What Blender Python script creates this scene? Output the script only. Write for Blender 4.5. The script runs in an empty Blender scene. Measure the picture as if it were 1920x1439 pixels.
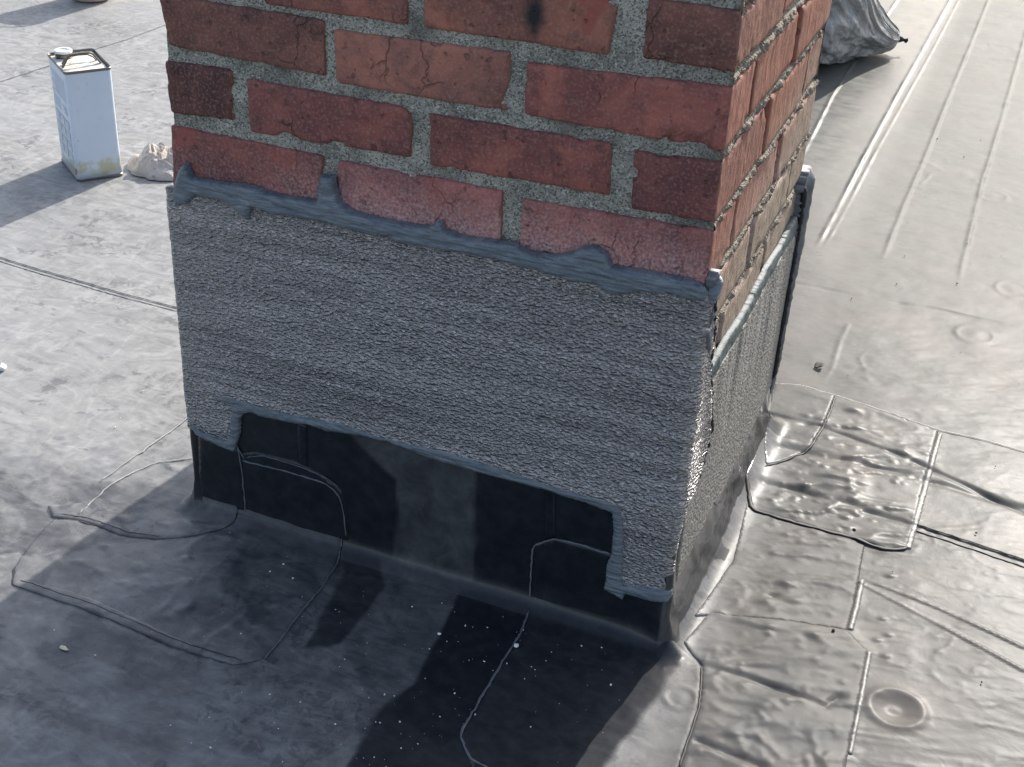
import bpy, math, random
import numpy as np
from mathutils import Vector, Matrix, Euler
from mathutils.geometry import delaunay_2d_cdt

sc = bpy.context.scene
# ---------------------------------------------------------------- camera
cam = bpy.data.objects.new('camera', bpy.data.cameras.new('camera'))
sc.collection.objects.link(cam)
cam.location = (0.8775, -1.1968, 1.0593)
cam.rotation_euler = (1.0344, -0.0452, 0.3866)
cam.data.sensor_fit = 'HORIZONTAL'
cam.data.sensor_width = 36.0
cam.data.lens = 2525.4 / 1920 * 36.0
cam.data.clip_start = 0.02
cam.data.clip_end = 400
sc.camera = cam
# ---------------------------------------------------------------- light
SUN_EL = math.radians(34.0)
SUN_ROT = math.atan2(0.135, 1.0)          # measured from +Y towards +X
world = bpy.data.worlds.new('World'); sc.world = world
world.use_nodes = True
wn = world.node_tree.nodes; wl = world.node_tree.links
bg = wn['Background']; bg.inputs['Strength'].default_value = 0.145
sky = wn.new('ShaderNodeTexSky'); sky.sky_type = 'NISHITA'; sky.sun_disc = False
sky.dust_density = 2.5; sky.ozone_density = 0.7
sky.sun_elevation = SUN_EL; sky.sun_rotation = SUN_ROT
hs = wn.new('ShaderNodeHueSaturation'); hs.inputs['Saturation'].default_value = 0.80
wl.new(sky.outputs['Color'], hs.inputs['Color']); wl.new(hs.outputs['Color'], bg.inputs['Color'])
sun = bpy.data.objects.new('sun', bpy.data.lights.new('sun', 'SUN'))
sc.collection.objects.link(sun)
sun.data.energy = 3.5; sun.data.angle = math.radians(0.5); sun.data.color = (1.0, 0.96, 0.90)
sd_ = Vector((math.sin(SUN_ROT) * math.cos(SUN_EL), math.cos(SUN_ROT) * math.cos(SUN_EL), math.sin(SUN_EL)))
sun.rotation_euler = sd_.to_track_quat('Z', 'Y').to_euler()
sc.view_settings.view_transform = 'Standard'
sc.view_settings.look = 'None'
sc.view_settings.exposure = 0.82
sc.view_settings.gamma = 1.0
sc.view_settings.use_curve_mapping = False

# measured outlines, metres, in the planes of the chimney faces and of the roof
D = {'BACK_BEAD': [(0.4501, 0.388), (0.4967, 0.3105), (0.5001, 0.2724), (0.4733, 0.2076), (0.4588, 0.1533)],
 'BACK_WRAP': [(0.4604, 0.4101), (0.5748, 0.363), (0.5379, 0.3073), (0.5043, 0.2567), (0.4625, 0.1936), (0.4874, 0.0772)],
 'BR': {'A1': [(0.0071, 0.6931), (0.2981, 0.7037), (0.2959, 0.6776), (0.0051, 0.6745)],
        'A2': [(0.3101, 0.708), (0.5133, 0.7343), (0.5066, 0.6797), (0.314, 0.6777)],
        'A3': [(0.5394, 0.7404), (0.6284, 0.7482), (0.6282, 0.6836), (0.539, 0.6823)],
        'B1': [(0.0018, 0.6685), (0.2035, 0.6698), (0.2024, 0.6103), (0.0108, 0.612)],
        'B2': [(0.2125, 0.6619), (0.4077, 0.6688), (0.4072, 0.6069), (0.2135, 0.6047)],
        'B3': [(0.4237, 0.6609), (0.6254, 0.6711), (0.6282, 0.6063), (0.4238, 0.6076)],
        'C1': [(0.0024, 0.5965), (0.0894, 0.5999), (0.0873, 0.5414), (0.0053, 0.5361)],
        'C2': [(0.1047, 0.5925), (0.3018, 0.5936), (0.3016, 0.5388), (0.1068, 0.5321)],
        'C3': [(0.3205, 0.5923), (0.5177, 0.5955), (0.5198, 0.5402), (0.3237, 0.5353)],
        'C4': [(0.5397, 0.593), (0.6277, 0.5977), (0.6296, 0.5338), (0.5418, 0.5304)],
        'D1': [(0.0032, 0.5227), (0.1972, 0.5221), (0.1942, 0.4653), (-0.0006, 0.4487)],
        'D2': [(0.2127, 0.5208), (0.4064, 0.5244), (0.4066, 0.4664), (0.2138, 0.4599)],
        'D3': [(0.4267, 0.5197), (0.6273, 0.526), (0.6263, 0.4643), (0.4261, 0.4615)]},
 'BUMPS': [(0.7474, 0.6286, 0.009000000000000001, 0.003), (0.7599, 0.5796, 0.008, 0.0026000000000000003), (0.7462, 0.5761, 0.005, 0.002), (0.8448, 0.5311, 0.007, 0.0022), (0.8062, 0.644, 0.004, 0.0015),
           (0.8234, 0.6407, 0.004, 0.0015), (0.7174, 0.3955, 0.007, 0.002), (0.7556, 0.4098, 0.012, 0.002), (0.7401, 0.1696, 0.006, 0.003), (0.7405, 0.0785, 0.005, 0.002), (0.7944, 0.0881, 0.008, 0.003),
           (0.7445, 0.0668, 0.004, 0.002), (0.6811, 0.0804, 0.006, 0.0025), (0.7422, -0.1094, 0.006, 0.002), (0.6854, 0.5793, 0.006, 0.0015), (0.7081, 0.5788, 0.007, 0.0015), (0.793, 0.4968, 0.005, 0.002),
           (0.8394, 0.0244, 0.004, 0.0015), (-0.0548, -0.1258, 0.007, 0.0025), (0.0481, -0.1041, 0.006, 0.0025), (-0.0327, -0.1713, 0.007, 0.0022), (-0.0674, -0.1671, 0.006, 0.0018000000000000002),
           (-0.0717, -0.0697, 0.008, 0.002), (-0.0164, -0.0558, 0.007, 0.0015), (-0.0815, 0.0536, 0.005, 0.002), (-0.1374, -0.0086, 0.007, 0.002), (-0.0641, -0.0402, 0.008, 0.0016), (0.0719, -0.0447, 0.007, 0.0025),
           (0.0054, -0.1757, 0.006, 0.0015), (0.1704, -0.1888, 0.008, 0.0018000000000000002), (0.1768, -0.1703, 0.006, 0.0018000000000000002), (0.014, -0.0412, 0.008, 0.0016),
           (0.6766, 0.4986, 0.009000000000000001, 0.002), (0.6891, 0.553, 0.008, -0.002), (0.8195, 0.3782, 0.008, 0.0016), (0.7885, 0.3906, 0.009000000000000001, 0.0016), (0.7332, 0.1402, 0.009000000000000001, -0.003),
           (0.7595, 0.1415, 0.009000000000000001, 0.002), (0.7557, 0.295, 0.008, 0.0015), (0.8605, 0.2464, 0.005, 0.0015), (0.8641, 0.1578, 0.004, 0.0014), (0.8746, 0.1308, 0.004, 0.0014),
           (0.8643, 0.1156, 0.004, 0.0014), (0.8775, 0.0911, 0.004, 0.0014)],
 'CANB': [(-0.8157, 0.8093), (-0.7612, 0.8801), (-0.9257, 0.8787)],
 'DISC': [(0.8658, 1.6411, 0.0294), (0.9403, 1.1898, 0.0303), (0.8934, 0.9767, 0.031), (0.9018, 0.0086, 0.0268), (0.6766, -0.0791, 0.018)],
 'FLASH': [(0.0095, 0.4516), (0.1149, 0.461), (0.2605, 0.4562), (0.3858, 0.4582), (0.5045, 0.4601), (0.6293, 0.4617), (0.6343, 0.4208), (0.6426, 0.3345), (0.641, 0.2604), (0.6348, 0.1844), (0.6375, 0.1223),
           (0.6357, 0.0756), (0.6001, 0.0692), (0.5732, 0.066), (0.5629, 0.1812), (0.5332, 0.1814), (0.4269, 0.1849), (0.2947, 0.186), (0.2157, 0.1874), (0.1243, 0.1816), (0.0907, 0.1815), (0.0719, 0.1717),
           (0.0653, 0.1196), (0.0342, 0.1186), (0.0063, 0.1234), (0.0032, 0.159), (0.0047, 0.3089)],
 'G': {'BLACKB': [(0.3816, -0.0202), (0.4754, -0.0141), (0.4751, -0.0563), (0.4767, -0.2333), (0.4614, -0.2571), (0.3857, -0.2317), (0.3985, -0.1849)],
       'DARKA': [(0.2109, 0.0095), (0.2891, -0.0187), (0.2947, -0.0445), (0.2951, -0.1608), (0.2589, -0.1807), (0.254, -0.1496), (0.2377, -0.0545)],
       'DARKB': [(0.3783, -0.0162), (0.6352, 0.0084), (0.6626, -0.019), (0.6307, -0.2204), (0.3874, -0.3317), (0.3821, -0.2245), (0.3985, -0.1849)],
       'DARKC': [(0.0813, -0.009), (0.2021, 0.0114), (0.2212, -0.0098), (0.1778, -0.0541), (0.1688, -0.1151), (0.1496, -0.1674), (0.1235, -0.1142), (0.1193, -0.0583)],
       'G1': [(-0.7713, 0.4738), (-0.7217, 0.4702), (-0.5771, 0.4597), (-0.4399, 0.4513), (-0.3273, 0.4484)],
       'G2': [(-1.3468, 1.1403), (-1.3484, 1.2141), (-1.3277, 1.3799), (-1.3204, 1.4937), (-1.2979, 1.6389), (-1.2904, 1.8427)],
       'G3': [(-0.9913, 0.9039), (-0.8271, 0.8125), (-0.694, 0.769), (-0.5374, 0.7608)],
       'G4': [(-1.3319, 1.1231), (-1.2865, 1.1406), (-1.154, 1.1327)],
       'L1': [(-0.175, -0.0871), (-0.1545, -0.1056), (-0.1242, -0.0986), (-0.0843, -0.0971), (-0.0435, -0.0974), (-0.011, -0.0867), (0.0225, -0.0658), (0.0477, -0.0439), (0.0629, -0.0178), (0.0647, 0.0023)],
       'L1b': [(-0.1256, -0.0892), (-0.1283, -0.0382), (-0.1228, 0.0124), (-0.108, 0.0522), (-0.0636, 0.0883)],
       'L1c': [(-0.1469, -0.0132), (-0.1356, 0.1237), (-0.134, 0.188)],
       'L2': [(-0.1296, -0.2059), (-0.1096, -0.2357), (-0.0343, -0.2348), (0.0434, -0.2381), (0.1435, -0.2464), (0.2049, -0.2438), (0.2281, -0.2195), (0.2289, -0.1917), (0.2259, -0.1315), (0.2266, -0.0878),
              (0.2206, -0.0338), (0.2096, 0.0089)],
       'L3': [(0.4708, -0.0163), (0.4751, -0.0563), (0.4751, -0.1447), (0.4767, -0.2333), (0.4997, -0.2602), (0.5258, -0.2644)],
       'LITE': [(0.2701, -0.0103), (0.3783, -0.0162), (0.3891, -0.0863), (0.3985, -0.1849), (0.3752, -0.2366), (0.2951, -0.1608), (0.2947, -0.0445)],
       'P1': [(-0.175, -0.0871), (-0.1545, -0.1056), (-0.1242, -0.0986), (-0.0843, -0.0971), (-0.0435, -0.0974), (-0.011, -0.0867), (0.0225, -0.0658), (0.0477, -0.0439), (0.0629, -0.0178), (0.0647, 0.0023),
              (0.0579, 0.0185), (-0.0092, 0.0086), (-0.0649, 0.0877), (-0.108, 0.0522), (-0.1228, 0.0124), (-0.1283, -0.0382), (-0.1419, -0.0647)],
       'P2': [(-0.1296, -0.2059), (-0.1096, -0.2357), (-0.0343, -0.2348), (0.0434, -0.2381), (0.1435, -0.2464), (0.2049, -0.2438), (0.2281, -0.2195), (0.2289, -0.1917), (0.2259, -0.1315), (0.2266, -0.0878),
              (0.2206, -0.0338), (0.2056, 0.0193), (0.056, 0.0215), (0.0161, 0.0049), (-0.0192, -0.0634), (-0.1021, -0.0842), (-0.1505, -0.1075), (-0.1421, -0.159)],
       'P3': [(0.4694, 0.0047), (0.4708, -0.0163), (0.4751, -0.0563), (0.4751, -0.1447), (0.4767, -0.2333), (0.4997, -0.2602), (0.5242, -0.2889), (0.7056, -0.2061), (0.7024, -0.138), (0.7001, -0.0865), (0.6934, -0.0528),
              (0.6852, -0.0183), (0.6645, -0.0032), (0.6316, -0.0015)],
       'Q1': [(0.6406, 0.3684), (0.6649, 0.3079), (0.6961, 0.3056), (0.7327, 0.3033), (0.7892, 0.3046), (0.8462, 0.2965), (0.8727, 0.3128), (0.8746, 0.3649), (0.8729, 0.4882), (0.8738, 0.6031), (0.8743, 0.6309),
              (0.793, 0.646), (0.7172, 0.6605), (0.6576, 0.6666), (0.6184, 0.6525), (0.6158, 0.619), (0.6377, 0.4954)],
       'Q2': [(0.6444, 0.4594), (0.6579, 0.4146), (0.687, 0.4497), (0.7086, 0.4954), (0.7147, 0.5655), (0.7157, 0.6597), (0.6576, 0.6666), (0.6184, 0.6525), (0.6215, 0.5869)],
       'Q3': [(0.6852, -0.0183), (0.6934, -0.0528), (0.7001, -0.0865), (0.7024, -0.138), (0.7056, -0.2061), (0.8675, -0.1322), (0.8647, -0.0846), (0.8626, -0.0294), (0.8606, 0.0248), (0.8578, 0.09), (0.8279, 0.1173),
              (0.7609, 0.104), (0.7125, 0.0866), (0.6687, 0.0768), (0.655, 0.0074)],
       'Q4': [(0.6561, 0.3199), (0.6649, 0.3079), (0.6961, 0.3056), (0.7327, 0.3033), (0.7892, 0.3046), (0.8194, 0.3), (0.8249, 0.2178), (0.8278, 0.1625), (0.8282, 0.1154), (0.7615, 0.101), (0.7132, 0.0837),
              (0.67, 0.072), (0.6542, 0.057), (0.6697, 0.1916)],
       'R1': [(0.6406, 0.3684), (0.6649, 0.3079), (0.6961, 0.3056), (0.7327, 0.3033), (0.7892, 0.3046), (0.8462, 0.2965), (0.8685, 0.3084), (0.8724, 0.3152)],
       'R10': [(0.5638, 1.0267), (0.6788, 1.0267), (0.8164, 1.04), (0.978, 1.0387)],
       'R11': [(0.6315, 0.5577), (0.7037, 0.5601), (0.8408, 0.5323), (1.0079, 0.4689)],
       'R12': [(0.6644, 0.3799), (0.7616, 0.3776), (0.8639, 0.3663)],
       'R13': [(0.6661, 0.4747), (0.7724, 0.4838), (0.8694, 0.4865), (1.0143, 0.4788)],
       'R1b': [(0.8743, 0.6309), (0.8738, 0.6031), (0.8729, 0.4882), (0.8746, 0.3649), (0.8727, 0.3128)],
       'R1c': [(0.6184, 0.6525), (0.6576, 0.6666), (0.7172, 0.6605), (0.793, 0.646), (0.8743, 0.6309), (0.9359, 0.6336), (1.0046, 0.6276)],
       'R2': [(0.6579, 0.4146), (0.687, 0.4497), (0.7086, 0.4954), (0.7147, 0.5655), (0.7157, 0.6597)],
       'R3': [(0.8738, 0.371), (0.9337, 0.3647), (1.0157, 0.3537), (1.0424, 0.3506)],
       'R4': [(0.8194, 0.3), (0.8249, 0.2178), (0.8278, 0.1625), (0.8279, 0.1173)],
       'R5': [(0.8578, 0.09), (0.8606, 0.0248), (0.8626, -0.0294), (0.8647, -0.0846), (0.8668, -0.1125)],
       'R6': [(0.6852, -0.0183), (0.6934, -0.0528), (0.7001, -0.0865), (0.7024, -0.138), (0.7046, -0.1826)],
       'R7': [(0.8206, 0.2275), (0.9247, 0.2082), (1.0278, 0.1765)],
       'R7b': [(0.8225, 0.2167), (0.9284, 0.1772), (1.0306, 0.1346)],
       'R8': [(0.6751, -0.0181), (0.7372, -0.0154), (0.7871, -0.0187), (0.8272, -0.0232), (0.841, -0.0012)],
       'R9': [(0.7133, -0.1347), (0.7528, -0.1401), (0.785, -0.1418)],
       'Ra': [(0.5788, 1.1759), (0.5798, 1.3493), (0.58, 1.7444), (0.583, 2.1637), (0.5888, 2.6731), (0.597, 3.3777)],
       'Ra2': [(0.5917, 1.1826), (0.5953, 1.3576), (0.5984, 1.7545), (0.6059, 2.1768), (0.6146, 2.6884), (0.622, 3.3933)],
       'Rb': [(0.703, 1.1732), (0.7014, 1.4897), (0.7047, 1.7727), (0.7042, 2.3026), (0.7066, 2.8073), (0.7066, 3.4463)],
       'Rc': [(0.8466, 1.1487), (0.8439, 1.2466), (0.8372, 1.6915), (0.8406, 2.0309), (0.8412, 2.4343), (0.8418, 3.1391)],
       'Rd': [(0.4551, 1.6466), (0.4364, 2.126), (0.4397, 2.7683), (0.4473, 3.2465)],
       'Re': [(0.686, 0.6717), (0.6925, 0.7491), (0.6879, 0.8456), (0.69, 0.9095)],
       'SHB': [(-0.0158, 0.0161), (-0.0698, -0.0495), (-0.0625, -0.1683), (-0.0897, -0.2799)],
       'TAPE1': [(0.8734, 0.619), (0.8809, 0.6276), (0.8799, 0.5211), (0.8784, 0.3732), (0.8767, 0.3135), (0.8675, 0.3104), (0.8685, 0.3685), (0.8712, 0.502)],
       'TAPE2': [(0.8253, 0.2238), (0.832, 0.2235), (0.835, 0.166), (0.8353, 0.1187), (0.8279, 0.1173), (0.8269, 0.1677)],
       'TAPE3': [(0.8555, 0.0889), (0.8627, 0.0903), (0.8659, 0.0178), (0.8693, -0.085), (0.8636, -0.0851), (0.8596, 0.0056)],
       'TAPE4': [(-0.1096, -0.2357), (-0.0343, -0.2348), (0.0434, -0.2381), (0.1435, -0.2464), (0.2049, -0.2438), (0.2129, -0.2343), (0.1478, -0.2316), (0.0365, -0.2185), (-0.0435, -0.2132), (-0.1117, -0.2256)],
       'TAPE5': [(-0.1545, -0.1056), (-0.1242, -0.0986), (-0.0843, -0.0971), (-0.0435, -0.0974), (-0.0266, -0.093), (-0.0343, -0.0856), (-0.0515, -0.0864), (-0.0925, -0.086), (-0.1313, -0.0894), (-0.1618, -0.0963)],
       'WORN': [(0.1363, -0.3557), (0.1829, -0.3254), (0.2288, -0.364), (0.2025, -0.3924), (0.164, -0.3937)]},
 'LOW_BEAD': [(0.0013, 0.1319), (0.0226, 0.1244), (0.0512, 0.1215), (0.0587, 0.1284), (0.0662, 0.1697), (0.0631, 0.1788), (0.0388, 0.1799), (0.0586, 0.1906), (0.0738, 0.1909), (0.0999, 0.1889), (0.1259, 0.1892),
              (0.1531, 0.1892), (0.1809, 0.1924), (0.2169, 0.1957), (0.2523, 0.1915), (0.2957, 0.1912), (0.3416, 0.1963), (0.3909, 0.1931), (0.4274, 0.1907), (0.4867, 0.1896), (0.5334, 0.1879), (0.5788, 0.1918),
              (0.5706, 0.1791), (0.5795, 0.076), (0.6058, 0.0821), (0.6346, 0.0852), (0.6361, 0.0772), (0.632, 0.0687), (0.614, 0.0646), (0.5837, 0.0649), (0.5808, 0.0543), (0.5699, 0.0592), (0.5579, 0.0621),
              (0.5589, 0.0743), (0.5582, 0.0967), (0.5625, 0.115), (0.5621, 0.1482), (0.5587, 0.1723), (0.5345, 0.175), (0.4758, 0.1781), (0.4154, 0.1775), (0.3426, 0.1788), (0.3303, 0.1789), (0.2783, 0.1862),
              (0.243, 0.1843), (0.1985, 0.1777), (0.1732, 0.1796), (0.1526, 0.1761), (0.1064, 0.1731), (0.0931, 0.1756), (0.0814, 0.17), (0.0754, 0.159), (0.074, 0.1391), (0.0643, 0.1093), (0.0581, 0.1091),
              (0.0351, 0.1136), (0.0103, 0.1177)],
 'LUMP': [(-0.0362, 0.5057), (0.0324, 0.4701), (0.0435, 0.4348), (0.0411, 0.3856), (0.0149, 0.3955), (-0.0363, 0.4713)],
 'MISC': {'bagL': (0.3795, 2.212),
          'bagtip': (0.5315, 2.6334),
          'flake': (0.0153, -0.2984),
          'foam': (-0.4583, 0.1635),
          'leaf': (0.6728, 0.7393),
          'peb': (0.4801, -0.0803),
          'rag': (-0.7197, 0.9187),
          'tin': (-1.5717, 1.8425)},
 'SIDE': [(0.0873, 0.3287), (0.4599, 0.3322), (0.5017, 0.3215), (0.5083, 0.2545), (0.4929, 0.1613), (0.5013, 0.0691), (0.5102, -0.0286), (0.4004, 0.0722), (0.3145, 0.0624), (0.2572, 0.0682), (0.1696, 0.0724),
          (0.0667, 0.0793), (0.0065, 0.0727)],
 'SIDE_BEAD': [(0.0483, 0.333), (0.0768, 0.3347), (0.216, 0.3277), (0.3224, 0.3367), (0.4463, 0.3382), (0.4877, 0.3276)],
 'SIDE_FLAP': [(-0.0308, 0.4799), (-0.0221, 0.4608), (0.0107, 0.4207), (0.0265, 0.3867), (0.0287, 0.3586), (0.0686, 0.2909), (0.0835, 0.2437), (0.0559, 0.2134), (0.011, 0.2048), (-0.0314, 0.2111)],
 'TOP_BEAD': [(0.0144, 0.4655), (0.0191, 0.4773), (0.0268, 0.4851), (0.0317, 0.4689), (0.0604, 0.4687), (0.0882, 0.4716), (0.1123, 0.4732), (0.129, 0.4702), (0.1539, 0.4695), (0.1938, 0.4725), (0.1963, 0.4898),
              (0.1994, 0.5045), (0.213, 0.5041), (0.2188, 0.4776), (0.2361, 0.4687), (0.2683, 0.4672), (0.3082, 0.4681), (0.3263, 0.4701), (0.3398, 0.4797), (0.3443, 0.4696), (0.3715, 0.4662), (0.4023, 0.4704),
              (0.4245, 0.4709), (0.442, 0.465), (0.4679, 0.4671), (0.4883, 0.4752), (0.4981, 0.4839), (0.5127, 0.487), (0.5258, 0.481), (0.5308, 0.469), (0.5718, 0.4717), (0.6121, 0.4726), (0.6285, 0.4687),
              (0.6285, 0.4544), (0.6183, 0.4526), (0.5941, 0.4553), (0.5616, 0.449), (0.5334, 0.4394), (0.5158, 0.4487), (0.4905, 0.4448), (0.4537, 0.4487), (0.4031, 0.4509), (0.3448, 0.4487), (0.29, 0.4456),
              (0.2765, 0.449), (0.2507, 0.4479), (0.228, 0.4481), (0.203, 0.4505), (0.1448, 0.448), (0.1108, 0.45), (0.1078, 0.4339), (0.0996, 0.4354), (0.0863, 0.4443), (0.0762, 0.4487), (0.0413, 0.4501),
              (0.0338, 0.4454), (0.026, 0.4366), (0.0089, 0.4305), (0.006, 0.4444)],
 'WALL': {'WBAND': [(0.2157, 0.1874), (0.3905, 0.1784), (0.3912, 0.1178), (0.3912, 0.0136), (0.2828, 0.0139), (0.29, 0.0856), (0.2864, 0.1317)],
          'WE1': [(0.0683, 0.118), (0.0729, 0.0831), (0.0737, 0.0463), (0.074, 0.0153)],
          'WE1b': [(0.0675, 0.1178), (0.0794, 0.0996)],
          'WE2': [(0.0739, 0.098), (0.1239, 0.1), (0.1617, 0.1002), (0.193, 0.0993), (0.2105, 0.0887), (0.2167, 0.0664), (0.2197, 0.0262)],
          'WE2b': [(0.0797, 0.1029), (0.1018, 0.1143), (0.1548, 0.114), (0.1918, 0.1085), (0.2108, 0.0992)],
          'WE3': [(0.4679, 0.0035), (0.4668, 0.048), (0.4668, 0.0941), (0.4923, 0.1134), (0.5249, 0.1149), (0.5619, 0.1135)],
          'WP1': [(0.0105, 0.1174), (0.0696, 0.1144), (0.0737, 0.0834), (0.0745, 0.0465), (0.0747, 0.0129), (0.0043, 0.0077)],
          'WP2': [(0.0095, 0.105), (0.0706, 0.1067), (0.0928, 0.1164), (0.155, 0.1197), (0.1918, 0.1085), (0.2136, 0.0953), (0.2219, 0.064), (0.2225, 0.0188), (0.0043, 0.0077)],
          'WP3': [(0.4655, 0.0936), (0.4923, 0.1134), (0.5314, 0.1155), (0.5703, 0.1132), (0.6274, 0.1113), (0.6381, 0.0126), (0.4679, 0.0035)],
          'WS1': [(0.1558, 0.1759), (0.1683, 0.1763), (0.1674, 0.1115), (0.1545, 0.1076)],
          'WS2': [(0.476, 0.1836), (0.4877, 0.1835), (0.4923, 0.1134), (0.4808, 0.1065)]},
 'cove': [(0.0997, -0.0001), (0.2056, 0.0193), (0.2538, -0.0003), (0.3978, 0.0043), (0.5369, 0.0041), (0.6392, -0.005), (0.6536, 0.0589), (0.6693, 0.1878), (0.6639, 0.3061), (0.6607, 0.4293)]}

rng = random.Random(7)
W, DEP = 0.6283, 0.523          # chimney width and depth
E_ = 0.005                      # how far the roofing on the chimney stands off the brick
COL = sc.collection

# ================================================================= helpers
def h2(ix, iy, seed):
    n = (ix.astype(np.int64) * 374761393 + iy.astype(np.int64) * 668265263 + seed * 1442695041) & 0x7fffffff
    n = ((n ^ (n >> 13)) * 1274126177) & 0x7fffffff
    n = (n ^ (n >> 16)) & 0xffffff
    return n / float(0xffffff)

def vnoise(x, y, seed=0):
    x = np.asarray(x, float); y = np.asarray(y, float)
    x0 = np.floor(x); y0 = np.floor(y); fx = x - x0; fy = y - y0
    fx = fx * fx * fx * (fx * (fx * 6 - 15) + 10); fy = fy * fy * fy * (fy * (fy * 6 - 15) + 10)
    a = h2(x0, y0, seed); b = h2(x0 + 1, y0, seed); c = h2(x0, y0 + 1, seed); d = h2(x0 + 1, y0 + 1, seed)
    return (a + (b - a) * fx) * (1 - fy) + (c + (d - c) * fx) * fy      # 0..1

def fbm(x, y, seed=0, octv=4, gain=.5):
    s = 0; a = 1; t = 0
    for o in range(octv):
        s = s + a * (vnoise(x, y, seed + o * 17) - .5); t += a
        x = x * 2.03 + 3.1; y = y * 2.03 - 1.7; a *= gain
    return s / t * 2                                                  # about -1..1

def sst(a, b, x):
    t = np.clip((x - a) / (b - a), 0, 1)
    return t * t * (3 - 2 * t)

def poly_sdf(x, y, poly, far=None):
    """signed distance to a polygon, negative inside"""
    P = np.array(poly, float); d2 = np.full(x.shape, 1e9); ins = np.zeros(x.shape, bool)
    for i in range(len(P)):
        ax, ay = P[i]; bx, by = P[(i + 1) % len(P)]
        ex, ey = bx - ax, by - ay
        t = np.clip(((x - ax) * ex + (y - ay) * ey) / (ex * ex + ey * ey + 1e-12), 0, 1)
        d2 = np.minimum(d2, (x - ax - t * ex) ** 2 + (y - ay - t * ey) ** 2)
        if ey != 0:
            c = ((ay > y) != (by > y)) & (x < ex * (y - ay) / ey + ax)
            ins ^= c
    d = np.sqrt(d2)
    return np.where(ins, -d, d)

def line_dist(x, y, line):
    """distance to a polyline, and which side (+ = left)"""
    d2 = np.full(x.shape, 1e9); side = np.zeros(x.shape)
    P = np.array(line, float)
    for i in range(len(P) - 1):
        ax, ay = P[i]; bx, by = P[i + 1]; ex, ey = bx - ax, by - ay
        t = np.clip(((x - ax) * ex + (y - ay) * ey) / (ex * ex + ey * ey + 1e-12), 0, 1)
        q = (x - ax - t * ex) ** 2 + (y - ay - t * ey) ** 2
        m = q < d2
        side = np.where(m, np.sign(ex * (y - ay) - ey * (x - ax)), side); d2 = np.where(m, q, d2)
    return np.sqrt(d2), side

def local(x, y, pts, pad):
    P = np.array(pts, float)
    return np.nonzero((x > P[:, 0].min() - pad) & (x < P[:, 0].max() + pad) & (y > P[:, 1].min() - pad) & (y < P[:, 1].max() + pad))[0]

def mesh_obj(name, verts, faces, mat, parent=None, smooth=True, attrs=None):
    me = bpy.data.meshes.new(name)
    verts = np.asarray(verts, np.float32)
    if isinstance(faces, np.ndarray):
        nf, k = faces.shape
        me.vertices.add(len(verts)); me.vertices.foreach_set('co', verts.ravel())
        me.loops.add(nf * k); me.loops.foreach_set('vertex_index', faces.ravel().astype(np.int32))
        me.polygons.add(nf); me.polygons.foreach_set('loop_start', np.arange(0, nf * k, k, dtype=np.int32))
        me.polygons.foreach_set('loop_total', np.full(nf, k, np.int32))
        me.update(calc_edges=True)
    else:
        me.from_pydata(verts.tolist(), [], faces)
    me.polygons.foreach_set('use_smooth', np.full(len(me.polygons), smooth))
    if attrs:
        for k, v in attrs.items():
            a = me.attributes.new(k, 'FLOAT', 'POINT'); a.data.foreach_set('value', np.asarray(v, np.float32))
    me.materials.append(mat)
    o = bpy.data.objects.new(name, me); COL.objects.link(o)
    if parent is not None: o.parent = parent
    return o

def tag(o, label, cat, group=None):
    o['label'] = label; o['category'] = cat
    if group: o['group'] = group
    return o

def empty(name, loc=(0, 0, 0), rz=0):
    o = bpy.data.objects.new(name, None); COL.objects.link(o)
    o.location = loc; o.rotation_euler = (0, 0, rz); o.empty_display_size = .05
    return o

def grid_faces(nu, nv, closed=False):
    i = np.arange(nu - 1 if not closed else nu); j = np.arange(nv - 1)
    I, J = np.meshgrid(i, j, indexing='ij'); I2 = (I + 1) % nu
    return np.stack([I * nv + J, I2 * nv + J, I2 * nv + J + 1, I * nv + J + 1], -1).reshape(-1, 4)

def resample(poly, sp, jit=0.0, closed=True, seed=0, soft=1):
    P = [np.array(p, float) for p in poly]
    n = len(P); outp = []
    rg = np.random.RandomState(seed)
    for i in range(n if closed else n - 1):
        a, b = P[i], P[(i + 1) % n]; L = np.linalg.norm(b - a); k = max(1, int(round(L / sp)))
        for t in range(k): outp.append(a + (b - a) * t / k)
    if not closed: outp.append(P[-1])
    Q = np.array(outp)
    for _ in range(soft):
        if closed: Q = (np.roll(Q, 1, 0) + 2 * Q + np.roll(Q, -1, 0)) / 4
        else: Q[1:-1] = (Q[:-2] + 2 * Q[1:-1] + Q[2:]) / 4
    if jit: Q = Q + rg.normal(0, jit, Q.shape)
    return Q

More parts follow.
